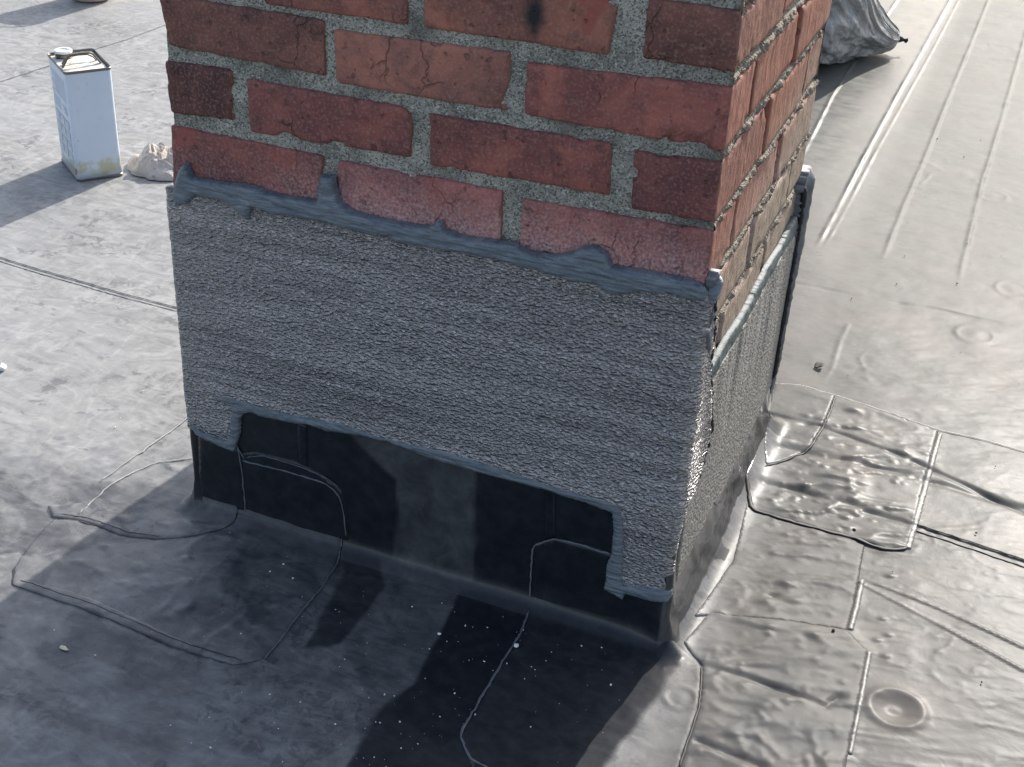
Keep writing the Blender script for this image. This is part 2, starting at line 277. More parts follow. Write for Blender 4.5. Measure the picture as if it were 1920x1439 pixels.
def sheet(name, poly, fmap, hfun, mat, parent, sp=.004, jit=0.0, skirt=-.0012, seed=0, soft=1, attrs=None):
    """a thin body over a 2-D outline: fmap(u,v,h) places it, hfun(u,v,d) is its thickness at depth d from the edge"""
    B = resample(poly, sp, jit, True, seed, soft)
    lo = B.min(0); hi = B.max(0)
    gu, gv = np.meshgrid(np.arange(lo[0], hi[0], sp), np.arange(lo[1], hi[1], sp), indexing='ij')
    gu = gu + (np.arange(gu.shape[1]) % 2) * sp * .5
    gu = gu.ravel(); gv = gv.ravel()
    k = poly_sdf(gu, gv, B) < -.45 * sp
    pts = np.concatenate([B, np.stack([gu[k], gv[k]], 1)])
    nb = len(B)
    r = delaunay_2d_cdt([Vector(p) for p in pts.tolist()], [], [list(range(nb))], 1, 1e-7)
    vo = np.array([(p.x, p.y) for p in r[0]]); tri = [tuple(f) for f in r[2]]
    d = np.maximum(0, -poly_sdf(vo[:, 0], vo[:, 1], B))
    h = hfun(vo[:, 0], vo[:, 1], d)
    top = fmap(vo[:, 0], vo[:, 1], h)
    # skirt: each boundary edge of the triangulation goes down
    cnt = {}
    for f in tri:
        for a, b in ((f[0], f[1]), (f[1], f[2]), (f[2], f[0])): cnt[(a, b)] = cnt.get((a, b), 0) + 1
    be = [e for e in cnt if (e[1], e[0]) not in cnt]
    ids = sorted({v for e in be for v in e}); mp = {v: len(vo) + i for i, v in enumerate(ids)}
    bot = fmap(vo[ids, 0], vo[ids, 1], np.full(len(ids), skirt))
    faces = tri + [(b, a, mp[a], mp[b]) for a, b in be]
    V = np.concatenate([top, bot])
    at = None
    if attrs:
        at = {}
        uu = np.concatenate([vo[:, 0], vo[ids, 0]]); vv = np.concatenate([vo[:, 1], vo[ids, 1]])
        for kk, fn in attrs.items(): at[kk] = fn(uu, vv)
    return mesh_obj(name, V, faces, mat, parent, True, at)

def tube(name, pts, rad, mat, parent, seg=6, flat=1.0, wob=0.0, seed=1):
    P = [Vector(p) for p in pts]; V = []; rg = random.Random(seed)
    for i, p in enumerate(P):
        t = (P[min(i + 1, len(P) - 1)] - P[max(i - 1, 0)]).normalized()
        up = Vector((0, 0, 1)) if abs(t.z) < .8 else Vector((0, 1, 0))
        s = t.cross(up).normalized(); n = s.cross(t)
        r = rad * (1 + wob * rg.uniform(-1, 1)) * (0.25 if i in (0, len(P) - 1) else 1)
        for k in range(seg):
            a = 2 * math.pi * k / seg
            V.append(p + s * (math.cos(a) * r) + n * (math.sin(a) * r * flat))
    F = []
    for i in range(len(P) - 1):
        for k in range(seg):
            k2 = (k + 1) % seg
            F.append((i * seg + k, i * seg + k2, (i + 1) * seg + k2, (i + 1) * seg + k))
    F.append(tuple(range(seg))[::-1]); F.append(tuple((len(P) - 1) * seg + k for k in range(seg)))
    return mesh_obj(name, [tuple(v) for v in V], F, mat, parent)

# ================================================================= materials
class M:
    def __init__(s, name):
        s.m = bpy.data.materials.new(name); s.m.use_nodes = True
        s.t = s.m.node_tree; s.n = s.t.nodes; s.l = s.t.links
        s.b = s.n['Principled BSDF']
    def node(s, typ, **kw):
        nd = s.n.new(typ)
        for k, v in kw.items():
            if k.startswith('_'): setattr(nd, k[1:], v)
            else: s.put(nd.inputs[k.replace('__', ' ')], v)
        return nd
    def put(s, sock, v):
        if isinstance(v, bpy.types.NodeSocket): s.l.new(v, sock)
        else: sock.default_value = v
    def pos(s, sx=1, sy=1, sz=1, rot=(0, 0, 0)):
        g = s.n.new('ShaderNodeNewGeometry'); mp = s.n.new('ShaderNodeMapping')
        s.l.new(g.outputs['Position'], mp.inputs['Vector']); mp.inputs['Scale'].default_value = (sx, sy, sz); mp.inputs['Rotation'].default_value = rot
        return mp.outputs[0]
    def objpos(s, sx=1, sy=1, sz=1):
        g = s.n.new('ShaderNodeTexCoord'); mp = s.n.new('ShaderNodeMapping')
        s.l.new(g.outputs['Object'], mp.inputs['Vector']); mp.inputs['Scale'].default_value = (sx, sy, sz)
        return mp.outputs[0]
    def noise(s, vec, scale, detail=4, rough=.55, dist=0.0):
        nd = s.n.new('ShaderNodeTexNoise'); s.l.new(vec, nd.inputs['Vector'])
        nd.inputs['Scale'].default_value = scale; nd.inputs['Detail'].default_value = detail
        nd.inputs['Roughness'].default_value = rough; nd.inputs['Distortion'].default_value = dist
        return nd.outputs[0]
    def voro(s, vec, scale, feature='F1', out='Distance', rnd=1.0):
        nd = s.n.new('ShaderNodeTexVoronoi'); nd.feature = feature; s.l.new(vec, nd.inputs['Vector'])
        nd.inputs['Scale'].default_value = scale; nd.inputs['Randomness'].default_value = rnd
        return nd.outputs[out]
    def ramp(s, fac, *stops, interp='LINEAR'):
        nd = s.n.new('ShaderNodeValToRGB'); s.l.new(fac, nd.inputs[0]); cr = nd.color_ramp; cr.interpolation = interp
        while len(cr.elements) < len(stops): cr.elements.new(.5)
        for e, (p, c) in zip(cr.elements, stops):
            e.position = p; e.color = (c, c, c, 1) if isinstance(c, (int, float)) else (*c, 1)
        return nd.outputs[0]
    def mix(s, fac, a, b, mode='MIX'):
        nd = s.n.new('ShaderNodeMix'); nd.data_type = 'RGBA'; nd.blend_type = mode; nd.clamp_factor = True
        s.put(nd.inputs[0], fac)
        for i, v in ((6, a), (7, b)):
            if isinstance(v, tuple): v = (*v, 1)
            s.put(nd.inputs[i], v)
        return nd.outputs[2]
    def math(s, op, a, b=0.0, clamp=False):
        nd = s.n.new('ShaderNodeMath'); nd.operation = op; nd.use_clamp = clamp
        s.put(nd.inputs[0], a); s.put(nd.inputs[1], b)
        return nd.outputs[0]
    def bump(s, h, strength, dist, prev=None):
        nd = s.n.new('ShaderNodeBump'); s.l.new(h, nd.inputs['Height']); nd.inputs['Strength'].default_value = strength
        nd.inputs['Distance'].default_value = dist
        if prev is not None: s.l.new(prev, nd.inputs['Normal'])
        return nd.outputs[0]
    def attr(s, name):
        nd = s.n.new('ShaderNodeAttribute'); nd.attribute_name = name; return nd.outputs['Fac']
    def done(s, col=None, rough=None, normal=None, spec=None, **kw):
        if col is not None: s.put(s.b.inputs['Base Color'], col if not isinstance(col, tuple) else (*col, 1))
        if rough is not None: s.put(s.b.inputs['Roughness'], rough)
        if normal is not None: s.l.new(normal, s.b.inputs['Normal'])
        if spec is not None: s.put(s.b.inputs['Specular IOR Level'], spec)
        for k, v in kw.items(): s.put(s.b.inputs[k.replace('_', ' ')], v)
        return s.m

def membrane_material(name, fabric=False):
    m = M(name)
    dust = m.attr('dust'); tan = m.attr('tan')
    p = m.pos(); smear = m.pos(1, 2.0, 1, (0, 0, .5))
    n1 = m.noise(p, 3.5, 6, .6, .8); n2 = m.noise(smear, 11, 8, .66, 2.2); n3 = m.noise(p, 60, 5, .6); n4 = m.noise(m.pos(2.6, 1, 1, (0, 0, -.35)), 8, 5, .62, 3.0)
    n5 = m.noise(m.pos(1, 2.6, 1, (0, 0, -.5)), 12, 6, .6, 3.2)
    c = m.mix(m.ramp(n2, (.36, 0.0), (.62, 1.0)), (.180, .179, .175), (.315, .312, .302))
    c = m.mix(m.ramp(n1, (.38, 0.0), (.66, .55)), c, (.29, .297, .302))
    c = m.mix(m.math('MULTIPLY', m.ramp(n3, (.35, 1.0), (.55, 0.0)), .16), c, (.16, .162, .165))
    # scuffed spots and drips where the dust has been rubbed off
    sp = m.math('MULTIPLY', m.ramp(m.noise(m.pos(1, 2.2, 1, (0, 0, .3)), 26, 4, .55, .5), (.635, 0.0), (.66, 1.0)), m.ramp(m.noise(p, 5, 2), (.44, 0.0), (.56, .75)))
    c = m.mix(sp, c, (.155, .158, .165))
    bl = m.math('MULTIPLY', m.ramp(m.noise(p, 48, 8, .68, .8), (.50, 0.0), (.56, 1.0)), m.ramp(m.noise(m.pos(1, 1.6, 1, (0, 0, .8)), 5.5, 3, .5, 1.0), (.54, 0.0), (.62, .7)))
    c = m.mix(bl, c, (.115, .118, .122))
    # pale wipe strokes in the dust
    c = m.mix(m.math('MULTIPLY', m.ramp(n4, (.50, 0.0), (.70, 1.0)), .35), c, (.42, .418, .405))
    c = m.mix(m.math('MULTIPLY', m.ramp(n5, (.54, 0.0), (.68, 1.0)), .28), c, (.44, .438, .425))
    far = m.n.new('ShaderNodeSeparateXYZ'); m.l.new(p, far.inputs[0]); farf = m.ramp(m.math('MULTIPLY', far.outputs[1], .5), (.25, 0.0), (.75, 1.0))
    tanc = m.mix(.80, c, m.mix(farf, (.052, .051, .047), (.146, .147, .127)))
    tanc = m.mix(m.math('MULTIPLY', m.ramp(m.noise(p, 6, 5, .65, .5), (.45, 0.0), (.65, 1.0)), .25), tanc, (.20, .165, .140))
    c = m.mix(tan, c, tanc)  # warm tone of sun glare on the right side, put into the colour
    # dust level, broken up by noise at its edges
    dn = m.math('ADD', dust, m.math('MULTIPLY', m.math('SUBTRACT', m.noise(smear, 22, 6, .65, .7), .5), m.math('MULTIPLY', m.math('MULTIPLY', dust, m.math('SUBTRACT', 1.0, dust)), 3.2)), True)
    black = m.mix(m.ramp(n3, (.4, 0.0), (.7, 1.0)), (.010, .0125, .017), (.019, .022, .028))
    col = m.mix(dn, black, c)
    r = m.math('SUBTRACT', m.math('ADD', m.math('MULTIPLY', m.math('MULTIPLY', dn, dn), .36), m.math('ADD', .13, m.math('MULTIPLY', n2, .12))), m.math('MULTIPLY', tan, m.mix(farf, (.18, .18, .18), (-.04, -.04, -.04))))
    b = m.bump(n3, .18, .0008)
    b = m.bump(m.noise(m.pos(1, 1.5, 1, (0, 0, -.25)), 30, 4, .55, .9), .16, .0016, b)
    if fabric:
        w1 = m.n.new('ShaderNodeTexWave'); w1.wave_type = 'BANDS'; w1.bands_direction = 'X'
        m.l.new(m.pos(1, 1, 1, (0, 0, .9)), w1.inputs['Vector']); w1.inputs['Scale'].default_value = 190
        w2 = m.n.new('ShaderNodeTexWave'); w2.wave_type = 'BANDS'; w2.bands_direction = 'X'
        m.l.new(m.pos(1, 1, 1, (0, 0, 2.35)), w2.inputs['Vector']); w2.inputs['Scale'].default_value = 190
        b = m.bump(m.math('ADD', w1.outputs[1], w2.outputs[1]), .16, .0005, b)
    return m.done(col, r, b, m.math('SUBTRACT', m.math('SUBTRACT', .34, m.math('MULTIPLY', dn, .14)), m.math('MULTIPLY', tan, .15)))

ROOF = membrane_material('weathered rubber membrane')
ROOFF = membrane_material('reinforced rubber membrane', True)

def rubber(name, col, rough, sc_=60, bs=.3):
    m = M(name); p = m.pos()
    n = m.noise(p, sc_, 5, .6)
    c = m.mix(m.ramp(n, (.3, 0.0), (.7, 1.0)), tuple(x * .72 for x in col), tuple(min(1, x * 1.25) for x in col))
    return m.done(c, rough, m.bump(n, bs, .001), .5)
BLACKSEAL = rubber('black lap sealant', (.014, .014, .016), .62)
EDGE = rubber('cut rubber edge', (.115, .125, .14), .5)
EDGEL = rubber('pale sunlit lap edge', (.40, .40, .385), .6)  # pale tone puts the sunlight on raised ridges into the colour
TAPE = rubber('cover tape', (.13, .125, .115), .48, 140, .9)
# blue grey caulk, tooled in strokes
m = M('blue grey sealant')
nl = m.noise(m.pos(.3, .3, 3.0, (0, .12, 0)), 90, 5, .6, 1.6)
nf = m.noise(m.pos(), 190, 3, .5)
c = m.mix(m.ramp(nl, (.35, 0.0), (.65, 1.0)), (.085, .108, .130), (.190, .220, .245))
SEAL = m.done(c, m.math('ADD', .20, m.math('MULTIPLY', nf, .2)), m.bump(nf, .15, .0005, m.bump(nl, .7, .0025)), .5)
SEAL2 = rubber('clear grey sealant', (.055, .080, .085), .58, 120, 1.0)
# embossed flashing
def emboss(name, ax):
    m = M(name)
    if ax == 'x': v = m.pos(1, 1, 1.75, (0, .16, 0)); gr = m.pos(.30, 1, 7)
    else: v = m.pos(1, 1, 1.5, (0, 0, 0)); gr = m.pos(1, 1, 1)
    wob = m.n.new('ShaderNodeVectorMath'); wob.operation = 'ADD'
    nz = m.n.new('ShaderNodeTexNoise'); m.l.new(v, nz.inputs['Vector']); nz.inputs['Scale'].default_value = 130; nz.inputs['Detail'].default_value = 2
    sc1 = m.n.new('ShaderNodeVectorMath'); sc1.operation = 'SCALE'; m.l.new(nz.outputs[1], sc1.inputs[0]); sc1.inputs['Scale'].default_value = .0045
    m.l.new(v, wob.inputs[0]); m.l.new(sc1.outputs[0], wob.inputs[1])
    vo = m.voro(wob.outputs[0], 230, 'SMOOTH_F1'); vo2 = m.noise(wob.outputs[0], 170, 2, .5)
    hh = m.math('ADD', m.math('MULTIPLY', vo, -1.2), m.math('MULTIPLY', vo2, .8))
    big = m.noise(gr, 9, 5, .6, .5)
    glint = m.ramp(hh, (.00, 0.0), (.22, 1.0))
    pit_shade = m.ramp(hh, (-.30, 1.0), (-.05, 0.0))
    c = m.mix(m.ramp(big, (.32, 0.0), (.68, 1.0)), (.29, .275, .27), (.60, .572, .555))
    c = m.mix(m.math('MULTIPLY', glint, .5), c, (.78, .77, .76))  # raised cells painted paler, standing for their glints
    c = m.mix(m.math('MULTIPLY', pit_shade, .32), c, (.16, .16, .165))  # hollows painted darker, standing for the shade in the embossing
    if ax == 'x': m.put(m.b.inputs['Metallic'], .55)
    if ax == 'y': c = m.mix(.75, c, (.165, .155, .130))
    rg = m.math('ADD', .24 if ax == 'x' else .45, m.math('MULTIPLY', big, .25))
    return m.done(c, rg, m.bump(hh, 1.0, .0062 if ax == 'x' else .0016, m.bump(m.noise(m.pos(.5, 1, 5), 26, 4, .6, .6), .5, .010)), .5)
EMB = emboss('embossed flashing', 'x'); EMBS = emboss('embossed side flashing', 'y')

# brick
def brick_mat(name, side=False):
    m = M(name)
    oi = m.n.new('ShaderNodeObjectInfo'); base = oi.outputs['Color']
    p = m.pos(); g = m.n.new('ShaderNodeNewGeometry')
    sx = m.n.new('ShaderNodeSeparateXYZ'); m.l.new(g.outputs['Position'], sx.inputs[0]); Z = sx.outputs[2]; X = sx.outputs[0]
    sn = m.n.new('ShaderNodeSeparateXYZ'); m.l.new(g.outputs['True Normal'], sn.inputs[0]); NX = sn.outputs[0]
    side_f = m.ramp(NX, (.5, 0.0), (.8, 1.0))
    n1 = m.noise(p, 11, 5, .6, .6); n2 = m.noise(p, 38, 6, .65, .4); n3 = m.noise(p, 300, 3, .6)
    c = m.mix(m.ramp(n1, (.36, 0.0), (.64, 1.0)), m.mix(1.0, base, (.64, .70, .80), 'MULTIPLY'), m.mix(1.0, base, (1.28, 1.30, 1.25), 'MULTIPLY'))
    c = m.mix(m.math('MULTIPLY', m.ramp(n2, (.48, 0.0), (.64, 1.0)), .62), c, m.mix(1.0, base, (.42, .52, .66), 'MULTIPLY'))
    c = m.mix(m.math('MULTIPLY', m.ramp(n3, (.50, 0.0), (.66, 1.0)), .42), c, (.40, .23, .19))
    c = m.mix(m.math('MULTIPLY', m.ramp(m.noise(p, 17, 3, .5, .3), (.64, 0.0), (.67, 1.0)), .7), c, (.30, .080, .060))
    # soot and old bitumen
    st = m.math('MULTIPLY', m.ramp(m.noise(m.pos(1.4, 1, .7), 9, 6, .7, .3), (.60, 0.0), (.70, 1.0)), .78)
    c = m.mix(st, c, (.045, .036, .036))
    # hairline cracks
    ws = m.noise(p, 30, 3, .5)
    wv = m.n.new('ShaderNodeVectorMath'); wv.operation = 'ADD'; m.l.new(m.pos(1, 1, .6), wv.inputs[0])
    cmb = m.n.new('ShaderNodeCombineXYZ'); m.l.new(m.math('MULTIPLY', ws, .05), cmb.inputs[0]); m.l.new(m.math('MULTIPLY', ws, .03), cmb.inputs[2]); m.l.new(cmb.outputs[0], wv.inputs[1])
    ed = m.voro(wv.outputs[0], 21, 'DISTANCE_TO_EDGE')
    crk = m.math('MULTIPLY', m.ramp(ed, (.006, 1.0), (.018, 0.0)), m.ramp(m.noise(p, 8, 2), (.52, 0.0), (.58, 1.0)))
    c = m.mix(m.math('MULTIPLY', crk, .38), c, (.03, .018, .016))
    # a dropped blot of tar on the upper middle brick
    vd = m.n.new('ShaderNodeVectorMath'); vd.operation = 'DISTANCE'; m.l.new(m.pos(1, 1, .42), vd.inputs[0]); vd.inputs[1].default_value = (.4300, 0, .7085 * .42)
    blot = m.ramp(m.math('ADD', vd.outputs['Value'], m.math('MULTIPLY', m.noise(p, 90, 2), .007)), (.008, 1.0), (.017, 0.0))
    c = m.mix(blot, c, (.02, .021, .023))
    # scuffed pale film above the flashing, scraped when it was cleaned for the adhesive
    film = m.math('MULTIPLY', m.ramp(m.math('ADD', Z, m.math('MULTIPLY', m.noise(m.pos(1, 1, .5), 30, 5, .7), .05)), (.497, 1.0), (.555, 0.0)), m.ramp(n3, (.36, .10), (.64, .85)))
    film = m.math('MULTIPLY', film, m.math('SUBTRACT', 1.0, side_f))
    film = m.math('MULTIPLY', film, m.ramp(X, (.10, .25), (.22, .9)))
    c = m.mix(m.math('MULTIPLY', film, .85), c, (.62, .44, .42))
    # rough sawn side: paler, orange, vertical drag marks
    gv = m.noise(m.pos(1, 1, .09), 150, 6, .72, 0.0)
    cs = m.mix(m.ramp(gv, (.36, 0.0), (.62, 1.0)), (.17, .078, .055), (.36, .195, .14))
    cs = m.mix(.35, cs, m.mix(1.0, base, (1.3, 1.4, 1.4), 'MULTIPLY'))
    dz = m.math('MULTIPLY', m.ramp(m.math('ADD', Z, m.math('MULTIPLY', sx.outputs[1], -.30)), (.36, .85), (.50, 0.0)), 1.0)
    cs = m.mix(dz, cs, (.34, .275, .215))
    cs = m.mix(m.ramp(gv, (.30, .7), (.38, 0.0)), cs, (.09, .04, .03))
    c = m.mix(side_f, c, cs)
    bf = m.math('ADD', m.math('MULTIPLY', n2, 1.0), m.math('MULTIPLY', m.noise(p, 150, 5, .65), .6))
    bf = m.math('SUBTRACT', bf, m.math('MULTIPLY', crk, .7))
    pits = m.ramp(m.noise(p, 95, 3, .5), (.64, 0.0), (.70, 1.0)); bf = m.math('SUBTRACT', bf, m.math('MULTIPLY', pits, .5))
    c = m.mix(m.math('MULTIPLY', pits, .45), c, (.05, .03, .03))
    bf = m.math('MULTIPLY', bf, m.math('SUBTRACT', 1.0, m.math('MULTIPLY', side_f, .7)))
    b = m.bump(bf, 1.0, .0026)
    b2 = m.bump(m.math('MULTIPLY', gv, side_f), 1.0, .006, b)
    return m.done(c, .72, b2, .35)
BRICK = brick_mat('old red brick')
# mortar
m = M('gritty grey mortar'); p = m.pos()
g1 = m.voro(p, 560, 'F1', 'Color'); sp = m.n.new('ShaderNodeSeparateColor'); m.l.new(g1, sp.inputs[0])
base = m.mix(m.ramp(m.noise(p, 22, 5, .6), (.35, 0.0), (.65, 1.0)), (.28, .268, .228), (.52, .495, .42))
c = m.mix(m.ramp(sp.outputs[0], (.86, 0.0), (.90, .9)), base, (.58, .57, .52))
c = m.mix(m.ramp(sp.outputs[1], (.72, 0.0), (.78, .7)), c, (.095, .098, .085))
c = m.mix(m.ramp(m.noise(p, 9, 4, .6), (.52, 0.0), (.64, .6)), c, (.11, .108, .092))
gx_ = m.n.new('ShaderNodeSeparateXYZ'); m.l.new(p, gx_.inputs[0]); sdm = m.ramp(gx_.outputs[0], (.620, 0.0), (.6255, .8))
c = m.mix(sdm, c, m.mix(m.ramp(m.noise(p, 160, 4, .6), (.35, 0.0), (.65, 1.0)), (.13, .105, .080), (.37, .31, .235)))
hd = m.voro(p, 480)
MORTAR = m.done(c, .85, m.bump(hd, 1.0, .0022, m.bump(m.noise(p, 120, 5, .7), .8, .002)), .3)

# ================================================================= the roof: relief
G = D['G']
def cove(d, r):
    d = np.clip(d, 0, None)
    return np.where(d < r, r - np.sqrt(np.clip(r * r - (r - d) ** 2, 0, None)), 0)
def foot(x, y):
    ax = np.maximum(-E_ - x, x - (W + E_)); ay = np.maximum(-E_ - y, y - (DEP + E_))
    return np.where((ax > 0) & (ay > 0), np.hypot(ax, ay), np.maximum(ax, ay))
RF = .026
def coveR(x, y):
    return RF + .014 * sst(W - .01, W + .02, x) + .003 * fbm(x * 12, y * 12, 5, 2)

RIDGES = [('Ra', .0042, .0022), ('Ra2', .003, .0009), ('Rb', .0045, .0022), ('Rc', .0045, .0022), ('Rd', .004, .0022), ('Re', .004, .0010), ('R7', .0016, .0016), ('R7b', .0016, .0016), ('L1b', .0018, .0020), ('L1c', .0013, .0016)]
GROOVE = [('R8', .0042, -.0030), ('R9', .005, -.0035), ('R10', .0035, -.0018), ('R12', .007, -.0028), ('R13', .008, -.0024), ('R11', .005, -.0022)]
LAPS = [('G1', .0008), ('G2', .0012), ('G3', .0006), ('G4', .0006), ('R1c', -.0010), ('R3', .0012)]
def relief(x, y):
    x = np.asarray(x, float); y = np.asarray(y, float)
    h = fbm(x * 3.1, y * 3.1, 1, 3) * .0022 + fbm(x * 11, y * 14, 2, 3) * .0008
    right = sst(.64, .72, x)
    near = sst(.75, .35, y) * right
    a = .28; u = x * math.cos(a) + y * math.sin(a); v = -x * math.sin(a) + y * math.cos(a)
    rd = 1 - np.abs(fbm(u * 7 + .4, v * 30, 3, 3))
    msk = .16 + 0 * x
    for k, wt in (('Q1', 1.0), ('Q4', .55), ('Q3', .55)):
        i = local(x, y, G[k], .06); msk[i] = np.maximum(msk[i], wt * sst(.03, -.02, poly_sdf(x[i], y[i], G[k])))
    wrk = 1 - np.abs(fbm(u * 9 + 1.2 * fbm(x * 8, y * 8, 14, 2), v * 22, 13, 3)) * 1.3
    h += near * msk * (rd ** 5 * .0022 + np.clip(wrk, 0, 1) ** 5 * .0026 + fbm(u * 34, v * 60, 4, 3) * .0005 + .0016 * sst(.30, .75, fbm(u * 60, v * 95, 15, 2)))
    h += right * (1 - near) * (fbm(u * 14, v * 30, 4, 4) * .0013 + np.clip(1 - np.abs(fbm(x * 7 + fbm(x * 5, y * 5, 23, 2), y * 7, 22, 3)) * 2.2, 0, 1) ** 4 * .0013 * sst(.3, .6, vnoise(x * 3, y * 3, 24)))
    lf = sst(.30, .12, x) * sst(.16, .02, y) * sst(-.35, -.2, y) * sst(-.45, -.25, x)
    h += lf * ((1 - np.abs(fbm(x * 16, y * 9, 6, 3))) ** 3 * .0024 + .0012 * sst(.35, .8, fbm(x * 42, y * 42, 26, 2)) + .0012 * fbm(x * 20, y * 20, 27, 2))
    h += sst(.7, .6, x) * sst(0, -.03, y) * fbm(x * 13, y * 13, 28, 3) * .0009
    for k, w, a in RIDGES + GROOVE:
        L = G[k]; i = local(x, y, L, .05)
        if len(i) == 0: continue
        d, s = line_dist(x[i], y[i], L)
        var = .25 + 1.3 * vnoise(x[i] * 22, y[i] * 22, 8)
        (p0x, p0y), (p1x, p1y) = L[0], L[-1]
        tp = sst(0, .16, np.hypot(x[i] - p0x, y[i] - p0y)) if k in ('Ra', 'Ra2', 'Rb', 'Rc', 'Re', 'Rd') else 1.0
        h[i] += a * np.exp(-(d / w) ** 2) * var * tp
    for k, a in LAPS:
        L = G[k]; i = local(x, y, L, .08)
        if len(i) == 0: continue
        d, s = line_dist(x[i], y[i], L); sd = d * s * np.sign(a)
        h[i] += abs(a) * np.where(sd > 0, np.exp(-(sd / .03) ** 2), np.exp(-(sd / .0016) ** 2))
    for cx, cy, r in D['DISC']:
        i = local(x, y, [(cx - r, cy - r), (cx + r, cy + r)], r)
        d = np.hypot(x[i] - cx, y[i] - cy)
        big = 1.5 if r == D['DISC'][3][2] else 1
        if big > 1: h[i] += -.0034 * sst(r * 1.05, r * .25, d) + .0013 * np.exp(-((d - 1.12 * r) / (.20 * r)) ** 2)
        else: h[i] += .0009 * np.exp(-((d - r) / (.16 * r)) ** 2) + .0006 * np.exp(-(d / (.35 * r)) ** 2)
    for bx, by, r, a in D['BUMPS']:
        i = local(x, y, [(bx, by)], 3 * r)
        ang = .28
        ux = (x[i] - bx) * math.cos(ang) + (y[i] - by) * math.sin(ang); uy = -(x[i] - bx) * math.sin(ang) + (y[i] - by) * math.cos(ang)
        h[i] += a * np.exp(-(ux / (r * 1.1)) ** 2 - (uy / (r * .7)) ** 2)
    return h

def H(x, y):
    x = np.atleast_1d(np.asarray(x, float)); y = np.atleast_1d(np.asarray(y, float))
    sh = x.shape; x = x.ravel(); y = y.ravel()
    d = foot(x, y); r = coveR(x, y)
    return (relief(x, y) * sst(0, .03, d) + cove(d, r)).reshape(sh)

def gmap(x, y, h):
    x = np.asarray(x, float); y = np.asarray(y, float); e = .0015
    d = foot(x, y)                                     # keep clear of the vertical end of the cove
    z = H(x, y); gx = (H(x + e, y) - H(x - e, y)) / (2 * e); gy = (H(x, y + e) - H(x, y - e)) / (2 * e)
    n = np.stack([-gx, -gy, np.ones_like(gx)], -1); n /= np.linalg.norm(n, axis=1)[:, None]
    return np.stack([x, y, z], -1) + n * np.asarray(h)[:, None]

def dustmap(x, y):
    """1 = dusty grey, 0 = freshly wiped black"""
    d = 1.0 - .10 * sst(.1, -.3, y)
    def lay(k, val, soft):
        L = G[k]; i = local(x, y, L, .12)
        s = poly_sdf(x[i], y[i], L) + .004 * fbm(x[i] * 40, y[i] * 40, 9, 3)
        f = sst(soft, -soft, s); d[i] = d[i] * (1 - f) + val * f
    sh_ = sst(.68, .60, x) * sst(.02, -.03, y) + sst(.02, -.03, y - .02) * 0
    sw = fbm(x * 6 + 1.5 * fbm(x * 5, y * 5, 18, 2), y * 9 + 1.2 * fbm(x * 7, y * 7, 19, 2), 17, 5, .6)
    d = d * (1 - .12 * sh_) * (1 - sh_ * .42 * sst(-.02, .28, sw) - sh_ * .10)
    # general wipe-down near the front of the chimney
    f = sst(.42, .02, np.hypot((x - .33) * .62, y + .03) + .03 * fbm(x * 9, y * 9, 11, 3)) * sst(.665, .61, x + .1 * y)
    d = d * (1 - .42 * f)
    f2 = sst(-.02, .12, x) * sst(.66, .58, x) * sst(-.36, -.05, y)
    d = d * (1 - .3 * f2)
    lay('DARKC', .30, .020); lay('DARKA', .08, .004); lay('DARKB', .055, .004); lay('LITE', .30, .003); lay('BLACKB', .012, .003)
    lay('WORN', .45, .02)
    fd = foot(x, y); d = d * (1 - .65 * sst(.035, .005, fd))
    return np.clip(d, 0, 1)
def tanmap(x, y): return np.where(y > .5, sst(.02, .22, x), sst(.60, .72, x)) * 1.0  # where the glare-warmed colour is painted: right side and far roof

def axis(*seg):
    a = []
    for lo, hi, st in seg: a += list(np.arange(lo, hi - st * .5, st))
    return a
xs = [-80, -40, -20, -10, -6, -4, -3, -2.5] + axis((-2.1, -.36, .0075), (-.36, 1.14, .0026), (1.14, 1.5, .012)) + [1.5, 1.7, 2, 3, 4, 6, 10, 20, 40, 80]
ys = [-80, -40, -20, -10, -6, -4, -3, -2, -1.4, -1, -.8] + axis((-.7, -.52, .012), (-.52, .92, .0028), (.92, 2.0, .006), (2.0, 3.6, .011)) + [3.6, 3.8, 4.2, 5, 6, 8, 12, 20, 40, 80]
xs = np.array(xs); ys = np.array(ys)
X, Y = np.meshgrid(xs, ys, indexing='ij'); xf = X.ravel(); yf = Y.ravel()
fade = np.where((np.abs(xf) < 5) & (np.abs(yf) < 6), 1, 0)
zf = H(xf, yf) * fade
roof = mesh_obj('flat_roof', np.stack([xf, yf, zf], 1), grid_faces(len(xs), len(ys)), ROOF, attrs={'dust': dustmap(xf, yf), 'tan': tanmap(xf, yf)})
roof['kind'] = 'structure'; roof['label'] = 'dusty grey rubber membrane flat roof with laps, ridges and wrinkles'
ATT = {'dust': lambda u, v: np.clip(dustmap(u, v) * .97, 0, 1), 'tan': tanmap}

# patches lying on the roof around the chimney
def flat_t(t, amp=0, sc_=30, seed=0):
    return lambda u, v, d: t * (.25 + .75 * sst(0, .0025, d)) + amp * fbm(u * sc_, v * sc_, seed, 3) * sst(0, .01, d)
def patch(k, t, mat, label, sp=.0036, amp=.0, nm='membrane_patch'):
    o = sheet(nm, G[k], gmap, flat_t(t, amp, 24, 3), mat, roof, sp, .0002, -.0008, 3, 1, ATT)
    if label: o['label'] = label
    return o
patch('Q4', .0010, ROOFF, 'grey patch below the black sealed lap')
patch('P2', .0012, ROOFF, 'large dusty dark patch left of the chimney front')
patch('P3', .0012, ROOFF, 'black ribbed patch at the front right corner', amp=.0003)
patch('Q1', .0016, ROOF, 'wrinkled blistered patch at the right rear')
patch('Q3', .0014, ROOFF, 'ribbed patch with a sunken crease')
patch('P1', .0024, ROOF, 'small blistered patch at the left corner')
